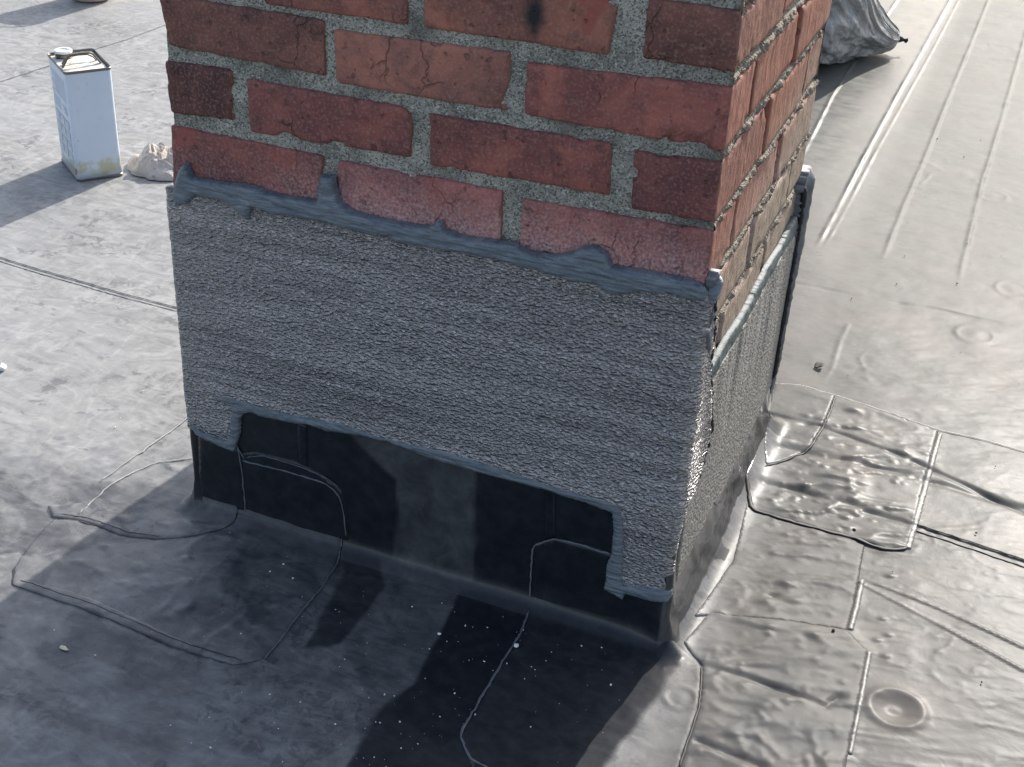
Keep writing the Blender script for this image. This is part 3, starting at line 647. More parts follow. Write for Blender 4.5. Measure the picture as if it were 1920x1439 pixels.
patch('Q2', .0030, ROOF, 'small corner patch at the rear right')
for k in ('TAPE1', 'TAPE2', 'TAPE3', 'TAPE4', 'TAPE5'):
    patch(k, .0019 if k < 'TAPE4' else .0015, TAPE if k < 'TAPE4' else ROOF, None, .0026, .0003, 'seam_tape')

def gline(name, L, rad, mat, off=.001, sp=.006, flat=.38, wob=.25, seed=1):
    Q = resample(L, sp, .00035, False, seed, 2)
    P = gmap(Q[:, 0], Q[:, 1], np.full(len(Q), off))
    return tube(name, P.tolist(), rad, mat, roof, 6, flat, wob, seed)
for i, (k, r, mt, off) in enumerate([('R1', .0029, BLACKSEAL, .0018), ('R2', .0014, BLACKSEAL, .0028), ('R3', .0016, BLACKSEAL, .0012),
        ('G1', .0009, BLACKSEAL, .0010), ('L1', .0007, BLACKSEAL, .0018), ('L2', .0007, BLACKSEAL, .0012),
        ('L3', .0014, EDGE, .0012), ('R6', .0012, BLACKSEAL, .0012), 
        ('G2', .0010, EDGE, .0008), ('R1c', .0009, EDGEL, .0014)]):
    gline('lap_edge', G[k], r, mt, off, seed=i + 3)
def shifted(L, dx, dy): return [(a + dx, b + dy) for a, b in L]
gline('lap_edge', shifted(G['G1'], -.006, -.010), .0007, BLACKSEAL, .0006, seed=40)
gline('lap_edge', shifted(G['R3'], -.003, -.013), .0014, BLACKSEAL, .0006, seed=41)
gline('lap_edge', [(a + .004, b + .008) for a, b in G['L1'][1:6]], .0006, BLACKSEAL, .0030, seed=42)
gline('lap_edge', [(a + .004, b + .011) for a, b in G['L2'][1:6]], .0006, BLACKSEAL, .0016, seed=43)
gline('lap_edge', G['L1b'], .0010, EDGEL, .0018, seed=44)  # sunlit ridge crest drawn as a pale line, as is the next
gline('lap_edge', G['L1c'], .0008, EDGEL, .0010, seed=45)
gline('lap_edge', G['L2'][6:], .0010, EDGE, .0022, seed=46)

# ================================================================= chimney
ch = empty('brick_chimney', (0, 0, 0))
tag(ch, 'old red brick chimney with grey embossed flashing, rising through the flat rubber roof', 'chimney')

# ---- mortar body: four faces with their own rough relief
z0m, z1m = .03, .885
C_COL = {}
bed = [.6045 + .0675 * 0, .6795, .5305, .4595]
FZ = sorted([(.6745 + .6693) / 2, .6045 - .003, .5305 - .002, .459])
mv = []; mf = []
def add_grid(P, nu, nv):
    base = sum(len(a) for a in mv)
    mv.append(P.reshape(-1, 3)); mf.append(grid_faces(nu, nv) + base)
def mort_face(u0, u1, place, recess, sp):
    us = np.arange(u0, u1 + sp * .5, sp); zs = np.concatenate([[z0m], np.arange(.43, z1m, sp)])
    U, Z = np.meshgrid(us, zs, indexing='ij')
    mv_ = place(U, Z, recess(U, Z)); add_grid(mv_, len(us), len(zs))
def rec_front(U, Z): return -.0050 + fbm(U * 60, Z * 60, 31, 4) * .0016 + .0012 * (vnoise(U * 420, Z * 420, 33) > .72)
BEDS = [.4575, .5275, .6005, .6745, .7455, .813, .8805]
def rec_side(U, Z):
    b = np.full(U.shape, 1.0)
    for zb in BEDS: b = np.minimum(b, np.abs(Z - zb))
    f = sst(.0080, .003, b + .003 * fbm(U * 50, Z * 50, 36, 3))
    return -.013 * (1 - f) + f * (-.0004 + fbm(U * 60, Z * 60, 35, 5, .65) * .0080)
mort_face(.007, W - .0006, lambda U, Z, r: np.stack([U, -r, Z], -1), rec_front, .0022)
mort_face(.0032, DEP - .006, lambda U, Z, r: np.stack([W + r, U, Z], -1), rec_side, .0022)
def inset(U, Z): return np.full(U.shape, -.008)
mort_face(.004, DEP - .004, lambda U, Z, r: np.stack([-r, U, Z], -1), inset, .02)
mort_face(.008, W - .004, lambda U, Z, r: np.stack([U, DEP + r, Z], -1), inset, .02)
cap = np.array([[.007, .005, z1m - .004], [W - .008, .005, z1m - .004], [W - .008, DEP - .008, z1m - .004], [.007, DEP - .008, z1m - .004]])
mv.append(cap); mf.append(np.array([[0, 1, 2, 3]]) + sum(len(a) for a in mv[:-1]))
mesh_obj('mortar', np.concatenate(mv), np.concatenate(mf), MORTAR, ch)

# ---- bricks
def brick(quad, y0, y1, col, seed, nu=None, r=.0034, rough=.0013, axis_='x', chip=0.5, sideq=None):
    """quad: TL,TR,BR,BL of the face in (u,z); body runs from y0 (face) to y1"""
    q = np.array(quad, float)
    Lx = np.linalg.norm(q[1] - q[0]); Lz = abs(q[0][1] - q[3][1]); Ly = abs(y1 - y0)
    st = .0034 if nu is None else nu
    na, nb, nc = [max(3, int(L / st)) for L in (Lx, Lz, Ly)]
    V = []; F = []; idx = {}
    def vid(i, j, k):
        if (i, j, k) not in idx: idx[(i, j, k)] = len(V); V.append((i / na, j / nb, k / nc))
        return idx[(i, j, k)]
    for i in range(na):
        for j in range(nb):
            F.append((vid(i, j, 0), vid(i + 1, j, 0), vid(i + 1, j + 1, 0), vid(i, j + 1, 0)))
            F.append((vid(i, j, nc), vid(i, j + 1, nc), vid(i + 1, j + 1, nc), vid(i + 1, j, nc)))
    for i in range(na):
        for k in range(nc):
            F.append((vid(i, 0, k), vid(i, 0, k + 1), vid(i + 1, 0, k + 1), vid(i + 1, 0, k)))
            F.append((vid(i, nb, k), vid(i + 1, nb, k), vid(i + 1, nb, k + 1), vid(i, nb, k + 1)))
    for j in range(nb):
        for k in range(nc):
            F.append((vid(0, j, k), vid(0, j + 1, k), vid(0, j + 1, k + 1), vid(0, j, k + 1)))
            F.append((vid(na, j, k), vid(na, j, k + 1), vid(na, j + 1, k + 1), vid(na, j + 1, k)))
    P = np.array(V)
    a, b, c = P[:, 0] * Lx, P[:, 1] * Lz, P[:, 2] * Ly
    # rounded, worn arrises
    s = seed * 7.31
    rr = r * (1 + .9 * np.clip(fbm(a * 70 + c * 60 + s, b * 70, 51, 3), -.5, 1))
    rr = rr + chip * .016 * sst(.40, .56, fbm(a * 20 + c * 25 + s * 2, b * 34, 52, 3))
    rr = np.clip(rr, .0015, min(Lx, Lz, Ly) * .45)
    ca = np.clip(a, rr, Lx - rr); cb = np.clip(b, rr, Lz - rr); cc = np.clip(c, rr, Ly - rr)
    d = np.stack([a - ca, b - cb, c - cc], 1); n = np.linalg.norm(d, axis=1); n[n == 0] = 1
    d = d / n[:, None]
    a, b, c = ca + d[:, 0] * rr, cb + d[:, 1] * rr, cc + d[:, 2] * rr
    nz = .35 * fbm(a * 30 + c * 27 + s, b * 30, 53, 2)
    nz2 = 1.6 * fbm(a * 120 + c * 110 + s, b * 120, 54, 3)
    off = rough * nz + rough * .5 * nz2
    ed = np.minimum(np.minimum(a, Lx - a), np.minimum(b, Lz - b))
    off = off - .0016 * sst(.006, 0, ed) * np.clip(nz2 + .4, 0, 1)
    a = a + d[:, 0] * off; b = b + d[:, 1] * off; c = c + np.where(np.abs(d[:, 2]) > 0, d[:, 2], 0) * off
    fa, fb = a / Lx, b / Lz                               # bilinear into the measured quad (b from the bottom)
    uz = (q[3] * ((1 - fa) * (1 - fb))[:, None] + q[2] * (fa * (1 - fb))[:, None] + q[1] * (fa * fb)[:, None] + q[0] * ((1 - fa) * fb)[:, None])
    sgn = 1 if y1 > y0 else -1
    yy = y0 + sgn * c
    if axis_ == 'x': Vw = np.stack([uz[:, 0], yy, uz[:, 1]], 1)
    else: Vw = np.stack([yy, uz[:, 0], uz[:, 1]], 1)
    Ff = np.array(F)
    flip = (axis_ == 'x' and sgn < 0) or (axis_ == 'y' and sgn > 0)
    if flip: Ff = Ff[:, ::-1]
    o = mesh_obj('brick', Vw, Ff, BRICK, ch)
    o.color = (*col, 1)
    return o
CB = {'A1': (.32, .115, .082), 'A2': (.30, .115, .080), 'A3': (.20, .080, .060), 'B1': (.21, .085, .064), 'B2': (.35, .140, .100), 'B3': (.33, .105, .082),
      'C1': (.15, .060, .050), 'C2': (.25, .083, .070), 'C3': (.27, .087, .070), 'C4': (.20, .068, .060), 'D1': (.24, .075, .062), 'D2': (.30, .100, .088), 'D3': (.29, .095, .080)}
HDR = .096; STR = .203
BR = D['BR']
for i, (k, q) in enumerate(BR.items()):
    q = [list(p) for p in q]; row = k[0]; y1 = HDR
    stretcher_side = row in 'AC'
    if k in ('A3', 'C4'): y1 = STR
    if k in ('A1', 'C1'): y1 = STR
    if k in ('A3', 'B3', 'C4', 'D3'):
        for j in (1, 2): q[j][0] = W + (.0004 * (i % 3))
    if row == 'D': q[3][1] = min(q[3][1], .462); q[2][1] = min(q[2][1], .462)
    if k == 'A1': q[0][1] = .7345; q[1][1] = .7370; q[0][0] = q[3][0] = .104
    if k == 'A2': q[0][1] = q[1][1] = .7390
    if k == 'A3': q[0][1] = .7400; q[1][1] = .7412
    q[0], q[1]
    brick(q, .0006 * math.sin(i * 2.1), y1, CB[k], i + 1, chip=.75)
    if k == 'A1': brick([(.004, .7335), (.094, .7345), (.094, .6770), (.004, .6745)], 0, STR, (.33, .11, .08), 77)
def rcol():
    v = rng.uniform(.75, 1.15); return (.34 * v, .10 * v * rng.uniform(.85, 1.2), .075 * v * rng.uniform(.85, 1.2))
# two courses above the measured ones (just out of the frame, they carry on the face)
zt = [(.7505, .8085), (.8180, .8760)]
for j, (zb, zz) in enumerate(zt):
    cuts = [(0, .203), (.2125, .416), (.4255, W)] if j == 0 else [(0, .094), (.104, .307), (.317, .520), (.530, W)]
    for (a, b) in cuts:
        brick([(a, zz), (b, zz), (b, zb), (a, zb)], 0, STR if (b - a) < .12 else HDR, rcol(), rng.randint(1, 90), nu=.009)
# right side: courses measured at the corner, running bond
rows = [('D', .4615, .5245, 'h'), ('C', .5335, .5968, 's'), ('B', .6065, .6700, 'h'), ('A', .6835, .7412, 's'), ('t', .7505, .8085, 'h'), ('u', .8180, .8760, 's')]
for r_, zb, zz, typ in rows:
    cuts = [(.106, .307), (.318, DEP)] if typ == 'h' else [(.2125, .413), (.423, DEP)]
    for n_, (a, b) in enumerate(cuts):
        t = .0015 * math.sin(7 * a + zb * 50)
        zz2 = zz + rng.uniform(-.0015, .0015); zb2 = zb + rng.uniform(-.0015, .0015)
        y1 = W - HDR
        brick([(a, zz2), (b, zz2), (b, zb2), (a, zb2)], W + t, y1, rcol(), rng.randint(1, 99), nu=.005, axis_='y', r=.0035, chip=.5)
    # left side and back, hidden from this camera, in larger facets
    cuts = [(.104, .307), (.318, DEP)] if typ == 'h' else [(.2125, .413), (.423, DEP)]
    for a, b in cuts: brick([(a, zz), (b, zz), (b, zb), (a, zb)], 0.001, HDR, rcol(), rng.randint(1, 99), nu=.014, axis_='y')
    for a, b in [(.104, .307), (.317, W - .104)]: brick([(a, zz), (b, zz), (b, zb), (a, zb)], DEP, DEP - HDR, rcol(), rng.randint(1, 99), nu=.014)
# two courses of the side still bare below the corner flap
for r_, zb, zz, typ in [('e', .3960, .4530, 's'), ('f', .3290, .3865, 'h')]:
    cuts = [(.014, .203), (.2125, .413), (.423, DEP)] if typ == 's' else [(.014, .096), (.106, .307), (.318, DEP)]
    for a, b in cuts:
        brick([(a, zz), (b, zz), (b, zb), (a, zb)], W + .001 * math.sin(9 * a), W - HDR, (.30, .20, .15), rng.randint(1, 99), nu=.005, axis_='y', r=.0035)
# rough mortar behind and between those two courses
us = np.arange(.006, DEP - .006, .0022); zs = np.arange(.30, .462, .0022)
U, Z = np.meshgrid(us, zs, indexing='ij'); BEDS = [.3245, .3912, .4575]
mesh_obj('mortar', np.stack([W + rec_side(U, Z), U, Z], -1).reshape(-1, 3), grid_faces(len(us), len(zs)), MORTAR, ch)

# ---- base flashing: black membrane turned up all round
def ring(n_straight=.006, rc=.006):
    pts = []
    x0, x1, y0, y1 = -E_, W + E_, -E_, DEP + E_
    def seg(ax, ay, bx, by):
        L = math.hypot(bx - ax, by - ay); k = max(1, int(L / n_straight))
        for t in range(k): pts.append((ax + (bx - ax) * t / k, ay + (by - ay) * t / k))
    def arc(cx, cy, a0):
        for t in range(4): a = a0 + math.pi / 2 * t / 4; pts.append((cx + rc * math.cos(a), cy + rc * math.sin(a)))
    seg(x0 + rc, y0, x1 - rc, y0); arc(x1 - rc, y0 + rc, -math.pi / 2)
    seg(x1, y0 + rc, x1, y1 - rc); arc(x1 - rc, y1 - rc, 0)
    seg(x1 - rc, y1, x0 + rc, y1); arc(x0 + rc, y1 - rc, math.pi / 2)
    seg(x0, y1 - rc, x0, y0 + rc); arc(x0 + rc, y0 + rc, math.pi)
    return np.array(pts)
R_ = ring(.004); zs = np.concatenate([[.0015, .003, .005, .0075, .010], np.arange(.013, .192, .004)])
cx, cy = W / 2, DEP / 2
nr = len(R_); T = np.roll(R_, -1, 0) - np.roll(R_, 1, 0); N = np.stack([T[:, 1], -T[:, 0]], 1); N /= np.linalg.norm(N, axis=1)[:, None]
PX = np.repeat(R_[:, None, 0], len(zs), 1); PY = np.repeat(R_[:, None, 1], len(zs), 1); ZZ = np.repeat(zs[None], nr, 0)
sidef = sst(W - .004, W + .003, PX); frontc = sst(-.0045, -.005, PY + 0) * 1.0
along = np.where(sidef > .5, PY, PX)
fold = fbm(along * 26 + 3 + ZZ * 18, ZZ * 7, 61, 4); foldf = fbm(along * 9, ZZ * 12, 62, 3)
bottom = sst(.14, .03, ZZ)
off = .0006 + foldf * .0012 + sidef * bottom * (.0045 + fold * .0045) + (1 - sidef) * bottom * sst(.56, .625, PX) * (.002 + fold * .0030)
off += .0035 * sst(.05, .012, ZZ) * sst(.03, 0, np.hypot(PX, PY)) + .0025 * sst(.075, .012, ZZ) * sst(.035, 0, np.hypot(PX - W, PY)) * 1
vis = sst(.19, .18, ZZ)
rr0 = coveR(PX, PY) + .002
cvo = rr0 - np.sqrt(np.clip(rr0 ** 2 - np.clip(rr0 - ZZ, 0, None) ** 2, 0, None))
off = off * vis * (.35 + .65 * sst(.002, .03, ZZ)) + cvo
PXo = PX + N[:, None, 0] * off; PYo = PY + N[:, None, 1] * off
WL = D['WALL']
def walldust(u, z):
    d = np.full(u.shape, .004)
    i = local(u, z, WL['WBAND'], .03)
    s = poly_sdf(u[i], z[i], WL['WBAND']) + .004 * fbm(u[i] * 60, z[i] * 25, 63, 3)
    d[i] = d[i] + .15 * sst(.004, -.003, s)
    return d + .03 * sst(.05, .005, z)
uu = PX.ravel(); zzf = ZZ.ravel(); sf = sidef.ravel()
dw = np.where((PY.ravel() < 0) & (sf < .5), walldust(uu, zzf), .12 + .45 * sf)
qx = (PX + N[:, None, 0] * off).ravel(); qy = (PY + N[:, None, 1] * off).ravel()
bl_ = sst(.016, .003, zzf); dw = dw * (1 - bl_) + dustmap(qx, qy) * bl_
mesh_obj('base_flashing', np.stack([PXo, PYo, ZZ], -1).reshape(-1, 3), grid_faces(nr, len(zs), True), ROOF, ch, attrs={'dust': dw, 'tan': sf})

# front wall map: u along the face (bends round the right corner), v height, h stand-off
RC = .012
def fmap(base=.0):
    def f(u, v, h):
        u = np.asarray(u, float); h = np.asarray(h, float) + base
        yb = -E_ - .001; xr = W + E_ + .001; rc = RC
        s1 = xr - rc; arc = math.pi * rc / 2
        t = np.clip((u - s1) / arc, 0, 1) * math.pi / 2
        x = np.where(u < s1, u, s1 + (rc + h) * np.sin(t)); y = np.where(u < s1, yb - h, yb + rc - (rc + h) * np.cos(t))
        beyond = np.maximum(0, u - s1 - arc)
        y = y + beyond
        # left corner, small turn
        
        return np.stack([x, y, v], -1)
    return f
def smap(base=.0):
    return lambda u, v, h: np.stack([W + E_ + .001 + base + np.asarray(h), np.asarray(u), np.asarray(v)], -1)

WALLATT = {'dust': lambda u, v: walldust(u, v) * 1.0, 'tan': lambda u, v: u * 0}
for k, t in (('WP2', .0012), ('WP1', .0022), ('WP3', .0013)):
    sheet('corner_patch', WL[k], fmap(0), (lambda t: lambda u, v, d: t * (.4 + .6 * sst(0, .002, d)) + .0005 * fbm(u * 30, v * 30, 9, 2))(t), ROOFF, ch, .005, .0001, -.001, 2, 1, WALLATT)
for k in ('WS1', 'WS2'):
    sheet('seam_strip', WL[k], fmap(0), lambda u, v, d: .0009 + 0 * u, ROOF, ch, .004, attrs={'dust': lambda u, v: u * 0, 'tan': lambda u, v: u * 0})
for i, k in enumerate(('WE1', 'WE2', 'WE2b', 'WE3', 'WE1b')):
    Q = resample(WL[k], .006, .0003, False, i, 2); P = fmap(.0020)(Q[:, 0], Q[:, 1], np.zeros(len(Q)))
    tube('lap_edge', P.tolist(), (.0009, .0010, .0006, .0011, .0008)[i], EDGE, ch, 6, 1, .3, i)

# ---- embossed flashing on the front, turned round the right corner
fl = D['FLASH']
arcx = (W + E_ + .001 - RC) + math.pi * RC / 2 - (-E_ - .001 + RC)     # add to y to get u
left_part = [p for p in fl[:5]]
fl = [(-.0035, p[1]) if p[0] < .014 else p for p in fl]
outl = fl[:5] + [(.618, .4665), (arcx + .004, .462), (arcx + .010, .437), (arcx + .020, .405), (arcx + .027, .372), (arcx + .030, .350), (arcx + .050, .315), (arcx + .067, .285), (arcx + .078, .25), (arcx + .060, .220),
        (arcx + .028, .207), (arcx + .006, .200), (arcx + .002, .150), (arcx + .000, .075)] + fl[12:]
def h_fl(u, v, d):
    return .0022 * (.35 + .65 * sst(0, .004, d)) + .0014 * fbm(u * 5, v * 22, 71, 3) + .0022 * sst(.03, 0, np.abs(v - .195 + .0 * u)) * sst(.0, .05, u) \
        + .0013 * fbm(u * 11, v * 170, 72, 2) * sst(.42, .60, u) + .0035 * sst(.02, 0, d) * sst(W + .01, W + .03, u)
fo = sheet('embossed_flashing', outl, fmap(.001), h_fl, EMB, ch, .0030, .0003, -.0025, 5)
fo['label'] = 'grey embossed front flashing turned round the right corner'
# side sheet
side_poly = [(.012, .320), (.0873, .3287), (.20, .330), (.33, .331), (.4599, .3322), (.497, .322), (.503, .255), (.500, .16), (.505, .085), (.4004, .0722), (.3145, .0624), (.2572, .0682), (.1696, .0724), (.0667, .0793), (.012, .078)]
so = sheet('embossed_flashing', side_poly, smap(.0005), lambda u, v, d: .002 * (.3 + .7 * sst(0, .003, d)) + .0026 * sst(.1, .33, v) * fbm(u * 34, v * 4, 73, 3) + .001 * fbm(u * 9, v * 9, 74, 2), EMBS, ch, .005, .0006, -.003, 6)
so['label'] = 'sunlit embossed side flashing'
# left and rear panels, round the corners from this camera
lp = [(-.004, .448), (DEP, .448), (DEP, .11), (-.004, .13)]
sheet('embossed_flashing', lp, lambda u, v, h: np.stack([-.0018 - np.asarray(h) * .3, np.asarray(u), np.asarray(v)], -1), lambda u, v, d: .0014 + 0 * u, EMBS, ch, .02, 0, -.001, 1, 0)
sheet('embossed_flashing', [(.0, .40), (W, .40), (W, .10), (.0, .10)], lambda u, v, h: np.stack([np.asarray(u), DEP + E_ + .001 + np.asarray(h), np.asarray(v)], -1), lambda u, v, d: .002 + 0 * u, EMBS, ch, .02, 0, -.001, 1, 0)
# sealant
def h_seal(t, seed, ax=1):
    def f(u, v, d):
        st = fbm(u * 14 + 2.5 * fbm(u * 9, v * 9, seed, 2), v * 190, seed, 3) if ax else fbm(u * 190, v * 14, seed, 3)
        return t * np.sqrt(np.clip(d / .005, 0, 1)) * (.45 + .75 * (1 - np.abs(st)) ** 2) + .0010 * fbm(u * 60, v * 60, seed + 3, 3) + .0002
    return f
s1 = sheet('sealant_bead', D['TOP_BEAD'], fmap(.0042), h_seal(.0044, 81), SEAL, ch, .0014, .00035, -.009, 7)
s1['label'] = 'thick smeared bead along the top of the front flashing'
s2 = sheet('sealant_bead', D['LOW_BEAD'], fmap(.0036), h_seal(.0030, 85), SEAL, ch, .0015, .0003, -.006, 8)
s2['label'] = 'bead round the notched lower edge of the front flashing'
sb = [(.030, .316), (.050, .329), (.12, .327), (.2, .325), (.32, .327), (.45, .328), (.49, .323), (.505, .340), (.480, .356), (.40, .347), (.32, .352), (.2, .343), (.12, .349), (.055, .348), (.035, .335)]
s3 = sheet('sealant_bead', sb, smap(.001), h_seal(.0016, 88), SEAL2, ch, .0018, .0003, -.006, 9)
s3['label'] = 'wet looking bead along the top of the side flashing'
bb = [(.493, .385), (.501, .30), (.498, .22), (.494, .15), (.498, .148), (.503, .22), (.506, .30), (.499, .386)]
Q = resample([(.496, .392), (.499, .36), (.503, .30), (.500, .22), (.496, .15), (.499, .10)], .005, .0008, False, 14, 2)
tube('sealant_bead', [(W + E_ + .0055, a, b_) for a, b_ in Q], .0034, BLACKSEAL, ch, 8, 1, .35, 5)
bw = [(.494, .396), (.510, .408), (.524, .412), (.534, .403), (.534, .30), (.529, .2), (.522, .11), (.514, .06), (.500, .058), (.496, .2), (.498, .3)]
REARM = rubber('grey rear membrane', (.13, .135, .145), .5, 60, 1.0)
o = sheet('rear_flashing', bw, smap(.0005), lambda u, v, d: .002 + .010 * sst(.0, .015, d) * sst(.495, .525, u) + .0020 * fbm(u * 20, v * 9, 92, 3), REARM, ch, .004, .0014, -.012, 11)
o['label'] = 'edge of the rear flashing folded round the far corner'
# white fibre tuft at its tip
lump = [(-.004, .478), (.012, .482), (.020, .455), (.024, .425), (.020, .392), (.006, .385), (.000, .41), (.004, .44)]
o = sheet('folded_corner_tab', lump, smap(.002), lambda u, v, d: .006 * np.sqrt(np.clip(d / .010, 0, 1)) * (.5 + .9 * fbm(u * 60, v * 30, 95, 2)) + .004 * fbm(u * 110, v * 60, 94, 3), REARM, ch, .0024, .0008, -.008, 12)
o['label'] = 'crumpled grey tab of membrane at the top of the corner'
o = sheet('sealant_dab', [(-.004, .462), (.006, .476), (.016, .474), (.012, .462), (.004, .452), (-.003, .448)], smap(.004), h_seal(.004, 97), SEAL, ch, .0022, .0004, -.006, 13)
# crack of sealant down the corner edge of the turned flap
cr = [(.006, .452), (.014, .430), (.020, .405), (.022, .382), (.030, .350), (.052, .312), (.070, .284), (.080, .25), (.064, .220), (.030, .206)]
Q = resample(cr, .004, .0010, False, 4, 1)
tube('lap_edge', [(W + E_ + .0042, a, b) for a, b in Q], .0026, BLACKSEAL, ch, 6, 1, .7, 3)

# ================================================================= metal can
def rrect(w, d, r, n=6):
    P = []
    for cx_, cy_, a0 in ((w - r, r, -90), (w - r, d - r, 0), (r, d - r, 90), (r, r, 180)):
        for t in range(n + 1):
            a = math.radians(a0 + 90 * t / n); P.append((cx_ + r * math.cos(a), cy_ + r * math.sin(a)))
    return P
def loft(name, rings, mat, parent, cap_top=True, cap_bot=True, smooth=False):
    V = []; F = []; n = len(rings[0])
    for rg_ in rings: V += rg_
    for i in range(len(rings) - 1):
        for k in range(n): k2 = (k + 1) % n; F.append((i * n + k, i * n + k2, (i + 1) * n + k2, (i + 1) * n + k))
    if cap_bot: F.append(tuple(range(n))[::-1])
    if cap_top: F.append(tuple((len(rings) - 1) * n + k for k in range(n)))
    return mesh_obj(name, V, F, mat, parent, smooth)
cb = D['CANB']; c0 = Vector((*cb[0], 0)); ex = Vector((*cb[1], 0)) - c0; ey = Vector((*cb[2], 0)) - c0
cw, cd = ex.length, ey.length; ang = math.atan2(ex.y, ex.x); CH = .222
can = empty('metal_can', (c0.x, c0.y, .001), ang)
tag(can, 'tall pale blue rectangular metal can with screw cap, stained at its foot', 'can')
m = M('pale blue tin'); p = m.objpos()
so_ = m.n.new('ShaderNodeSeparateXYZ'); tc = m.n.new('ShaderNodeTexCoord'); m.l.new(tc.outputs['Object'], so_.inputs[0])
base = m.mix(m.ramp(m.noise(p, 12, 4, .6), (.35, 0.0), (.7, 1.0)), (.62, .70, .80), (.56, .65, .76))
zst = m.ramp(m.math('ADD', so_.outputs[2], m.math('MULTIPLY', m.noise(p, 30, 4, .6), .05)), (.035, 0.0), (.046, 1.0), (.062, 1.0), (.070, 0.0))
gl = m.math('MULTIPLY', zst, m.ramp(m.noise(m.objpos(1, 1, .8), 34, 4, .6), (.42, 0.0), (.55, .8)))
c = m.mix(gl, base, (.46, .44, .23))
dr = m.math('MULTIPLY', m.ramp(m.noise(m.objpos(1, 1, .25), 55, 4, .6), (.64, 0.0), (.70, .7)), m.ramp(so_.outputs[2], (.05, 0.0), (.12, 1.0)))
c = m.mix(dr, c, (.50, .52, .42))
sp_ = m.ramp(m.noise(p, 150, 2, .5), (.73, 0.0), (.76, .8)); c = m.mix(sp_, c, (.25, .27, .28))
TIN = m.done(c, .38, m.bump(m.noise(p, 14, 3, .5), .25, .004), .5)
m = M('bare tin rim'); TINR = m.done((.20, .19, .17), .35, None, .5, Metallic=.85)
m = M('stained tin lid'); p = m.objpos()
c = m.mix(m.ramp(m.noise(p, 35, 6, .65, .8), (.35, 0.0), (.65, 1.0)), (.78, .75, .66), (.56, .52, .44))
c = m.mix(m.ramp(m.noise(p, 60, 3), (.55, 0.0), (.65, 1.0)), c, (.80, .78, .72))
LID = m.done(c, .45, m.bump(m.noise(p, 40, 5, .6), .8, .003), .5)
m = M('white plastic'); WPL = m.done((.80, .80, .78), .4, m.bump(m.noise(m.objpos(), 60, 3), .2, .001), .5)
m = M('grey print'); PRT = m.done(m.mix(m.ramp(m.noise(m.objpos(3, 3, 1), 260, 2), (.42, 0.0), (.55, 1.0)), (.36, .43, .50), (.60, .68, .76)), .45)
m = M('red print'); REDP = m.done((.55, .05, .04), .45)
R0 = rrect(cw, cd, .008)
def ringz(z, s=0.0):
    cxm, cym = cw / 2, cd / 2
    return [((x - cxm) * (1 + s) + cxm, (y - cym) * (1 + s) + cym, z) for x, y in R0]
loft('can_body', [ringz(z, .0 - .006 * math.sin(math.pi * min(1, max(0, (z - .004) / (CH - .01))))) for z in np.linspace(.004, CH - .003, 12)], TIN, can, False, True, True)
loft('rim', [ringz(0, .004), ringz(0, .022), ringz(.004, .024), ringz(.005, .004)], TINR, can, False, False)
loft('rim', [ringz(CH - .005, .004), ringz(CH - .004, .024), ringz(CH, .024), ringz(CH + .0008, .008), ringz(CH - .002, -.02), ringz(CH - .0045, -.024)], TINR, can, False, False)
# lid panel, slightly domed with dried residue
gx, gy = np.meshgrid(np.linspace(.004, cw - .004, 34), np.linspace(.004, cd - .004, 46), indexing='ij')
gz = CH - .005 + .0022 * fbm(gx * 60, gy * 60, 21, 3) + .002 * np.exp(-((gx - cw * .5) / .03) ** 2)
mesh_obj('lid', np.stack([gx, gy, gz], -1).reshape(-1, 3), grid_faces(34, 46), LID, can)
def lathe(name, prof, mat, parent, loc=(0, 0, 0), n=28, smooth=True):
    V = []; F = []
    for r, z in prof:
        for k in range(n): a = 2 * math.pi * k / n; V.append((loc[0] + r * math.cos(a), loc[1] + r * math.sin(a), loc[2] + z))
    for i in range(len(prof) - 1):
        for k in range(n): k2 = (k + 1) % n; F.append((i * n + k, i * n + k2, (i + 1) * n + k2, (i + 1) * n + k))
    F.append(tuple((len(prof) - 1) * n + k for k in range(n))); F.append(tuple(range(n))[::-1])
    return mesh_obj(name, V, F, mat, parent, smooth)
cp = lathe('screw_neck', [(.0165, 0), (.0165, .003), (.0155, .0035), (.0155, .006), (.0168, .0065), (.0168, .009), (.0155, .0095), (.0155, .0125), (.013, .013)], TINR, can, (.026, cd - .024, CH - .005), 30, False)
lathe('screw_cap', [(.0165, .0115), (.0172, .012), (.0172, .0155), (.0160, .0165), (.0115, .0168), (.011, .0145), (.009, .0142)], WPL, can, (.026, cd - .024, CH - .005), 30, False)
# strap handle: two bent flat straps
def strap(path, wdt, th, name, mat, parent, side=Vector((0, 1, 0))):
    V = []; F = []
    for i, p_ in enumerate(path):
        p_ = Vector(p_); t = (Vector(path[min(i + 1, len(path) - 1)]) - Vector(path[max(0, i - 1)])).normalized()
        n_ = side.cross(t).normalized()
        for a, b in ((-1, -1), (1, -1), (1, 1), (-1, 1)): V.append(tuple(p_ + side * (a * wdt / 2) + n_ * (b * th / 2)))
    for i in range(len(path) - 1):
        for k in range(4): k2 = (k + 1) % 4; F.append((i * 4 + k, i * 4 + k2, i * 4 + 4 + k2, i * 4 + 4 + k))
    F += [(0, 3, 2, 1), tuple(len(path) * 4 - 4 + k for k in range(4))]
    return mesh_obj(name, V, F, mat, parent, False)
TINH = rubber('dark handle wire', (.10, .085, .065), .5)
yh = cd * .36; zt_ = CH - .004
strap([(.008, yh, zt_), (.012, yh, zt_ + .006), (.020, yh, zt_ + .019), (.026, yh, zt_ + .0225), (.045, yh, zt_ + .0235), (.062, yh, zt_ + .0225), (.068, yh, zt_ + .019), (.077, yh, zt_ + .006), (.081, yh, zt_)], .007, .003, 'handle', TINH, can)
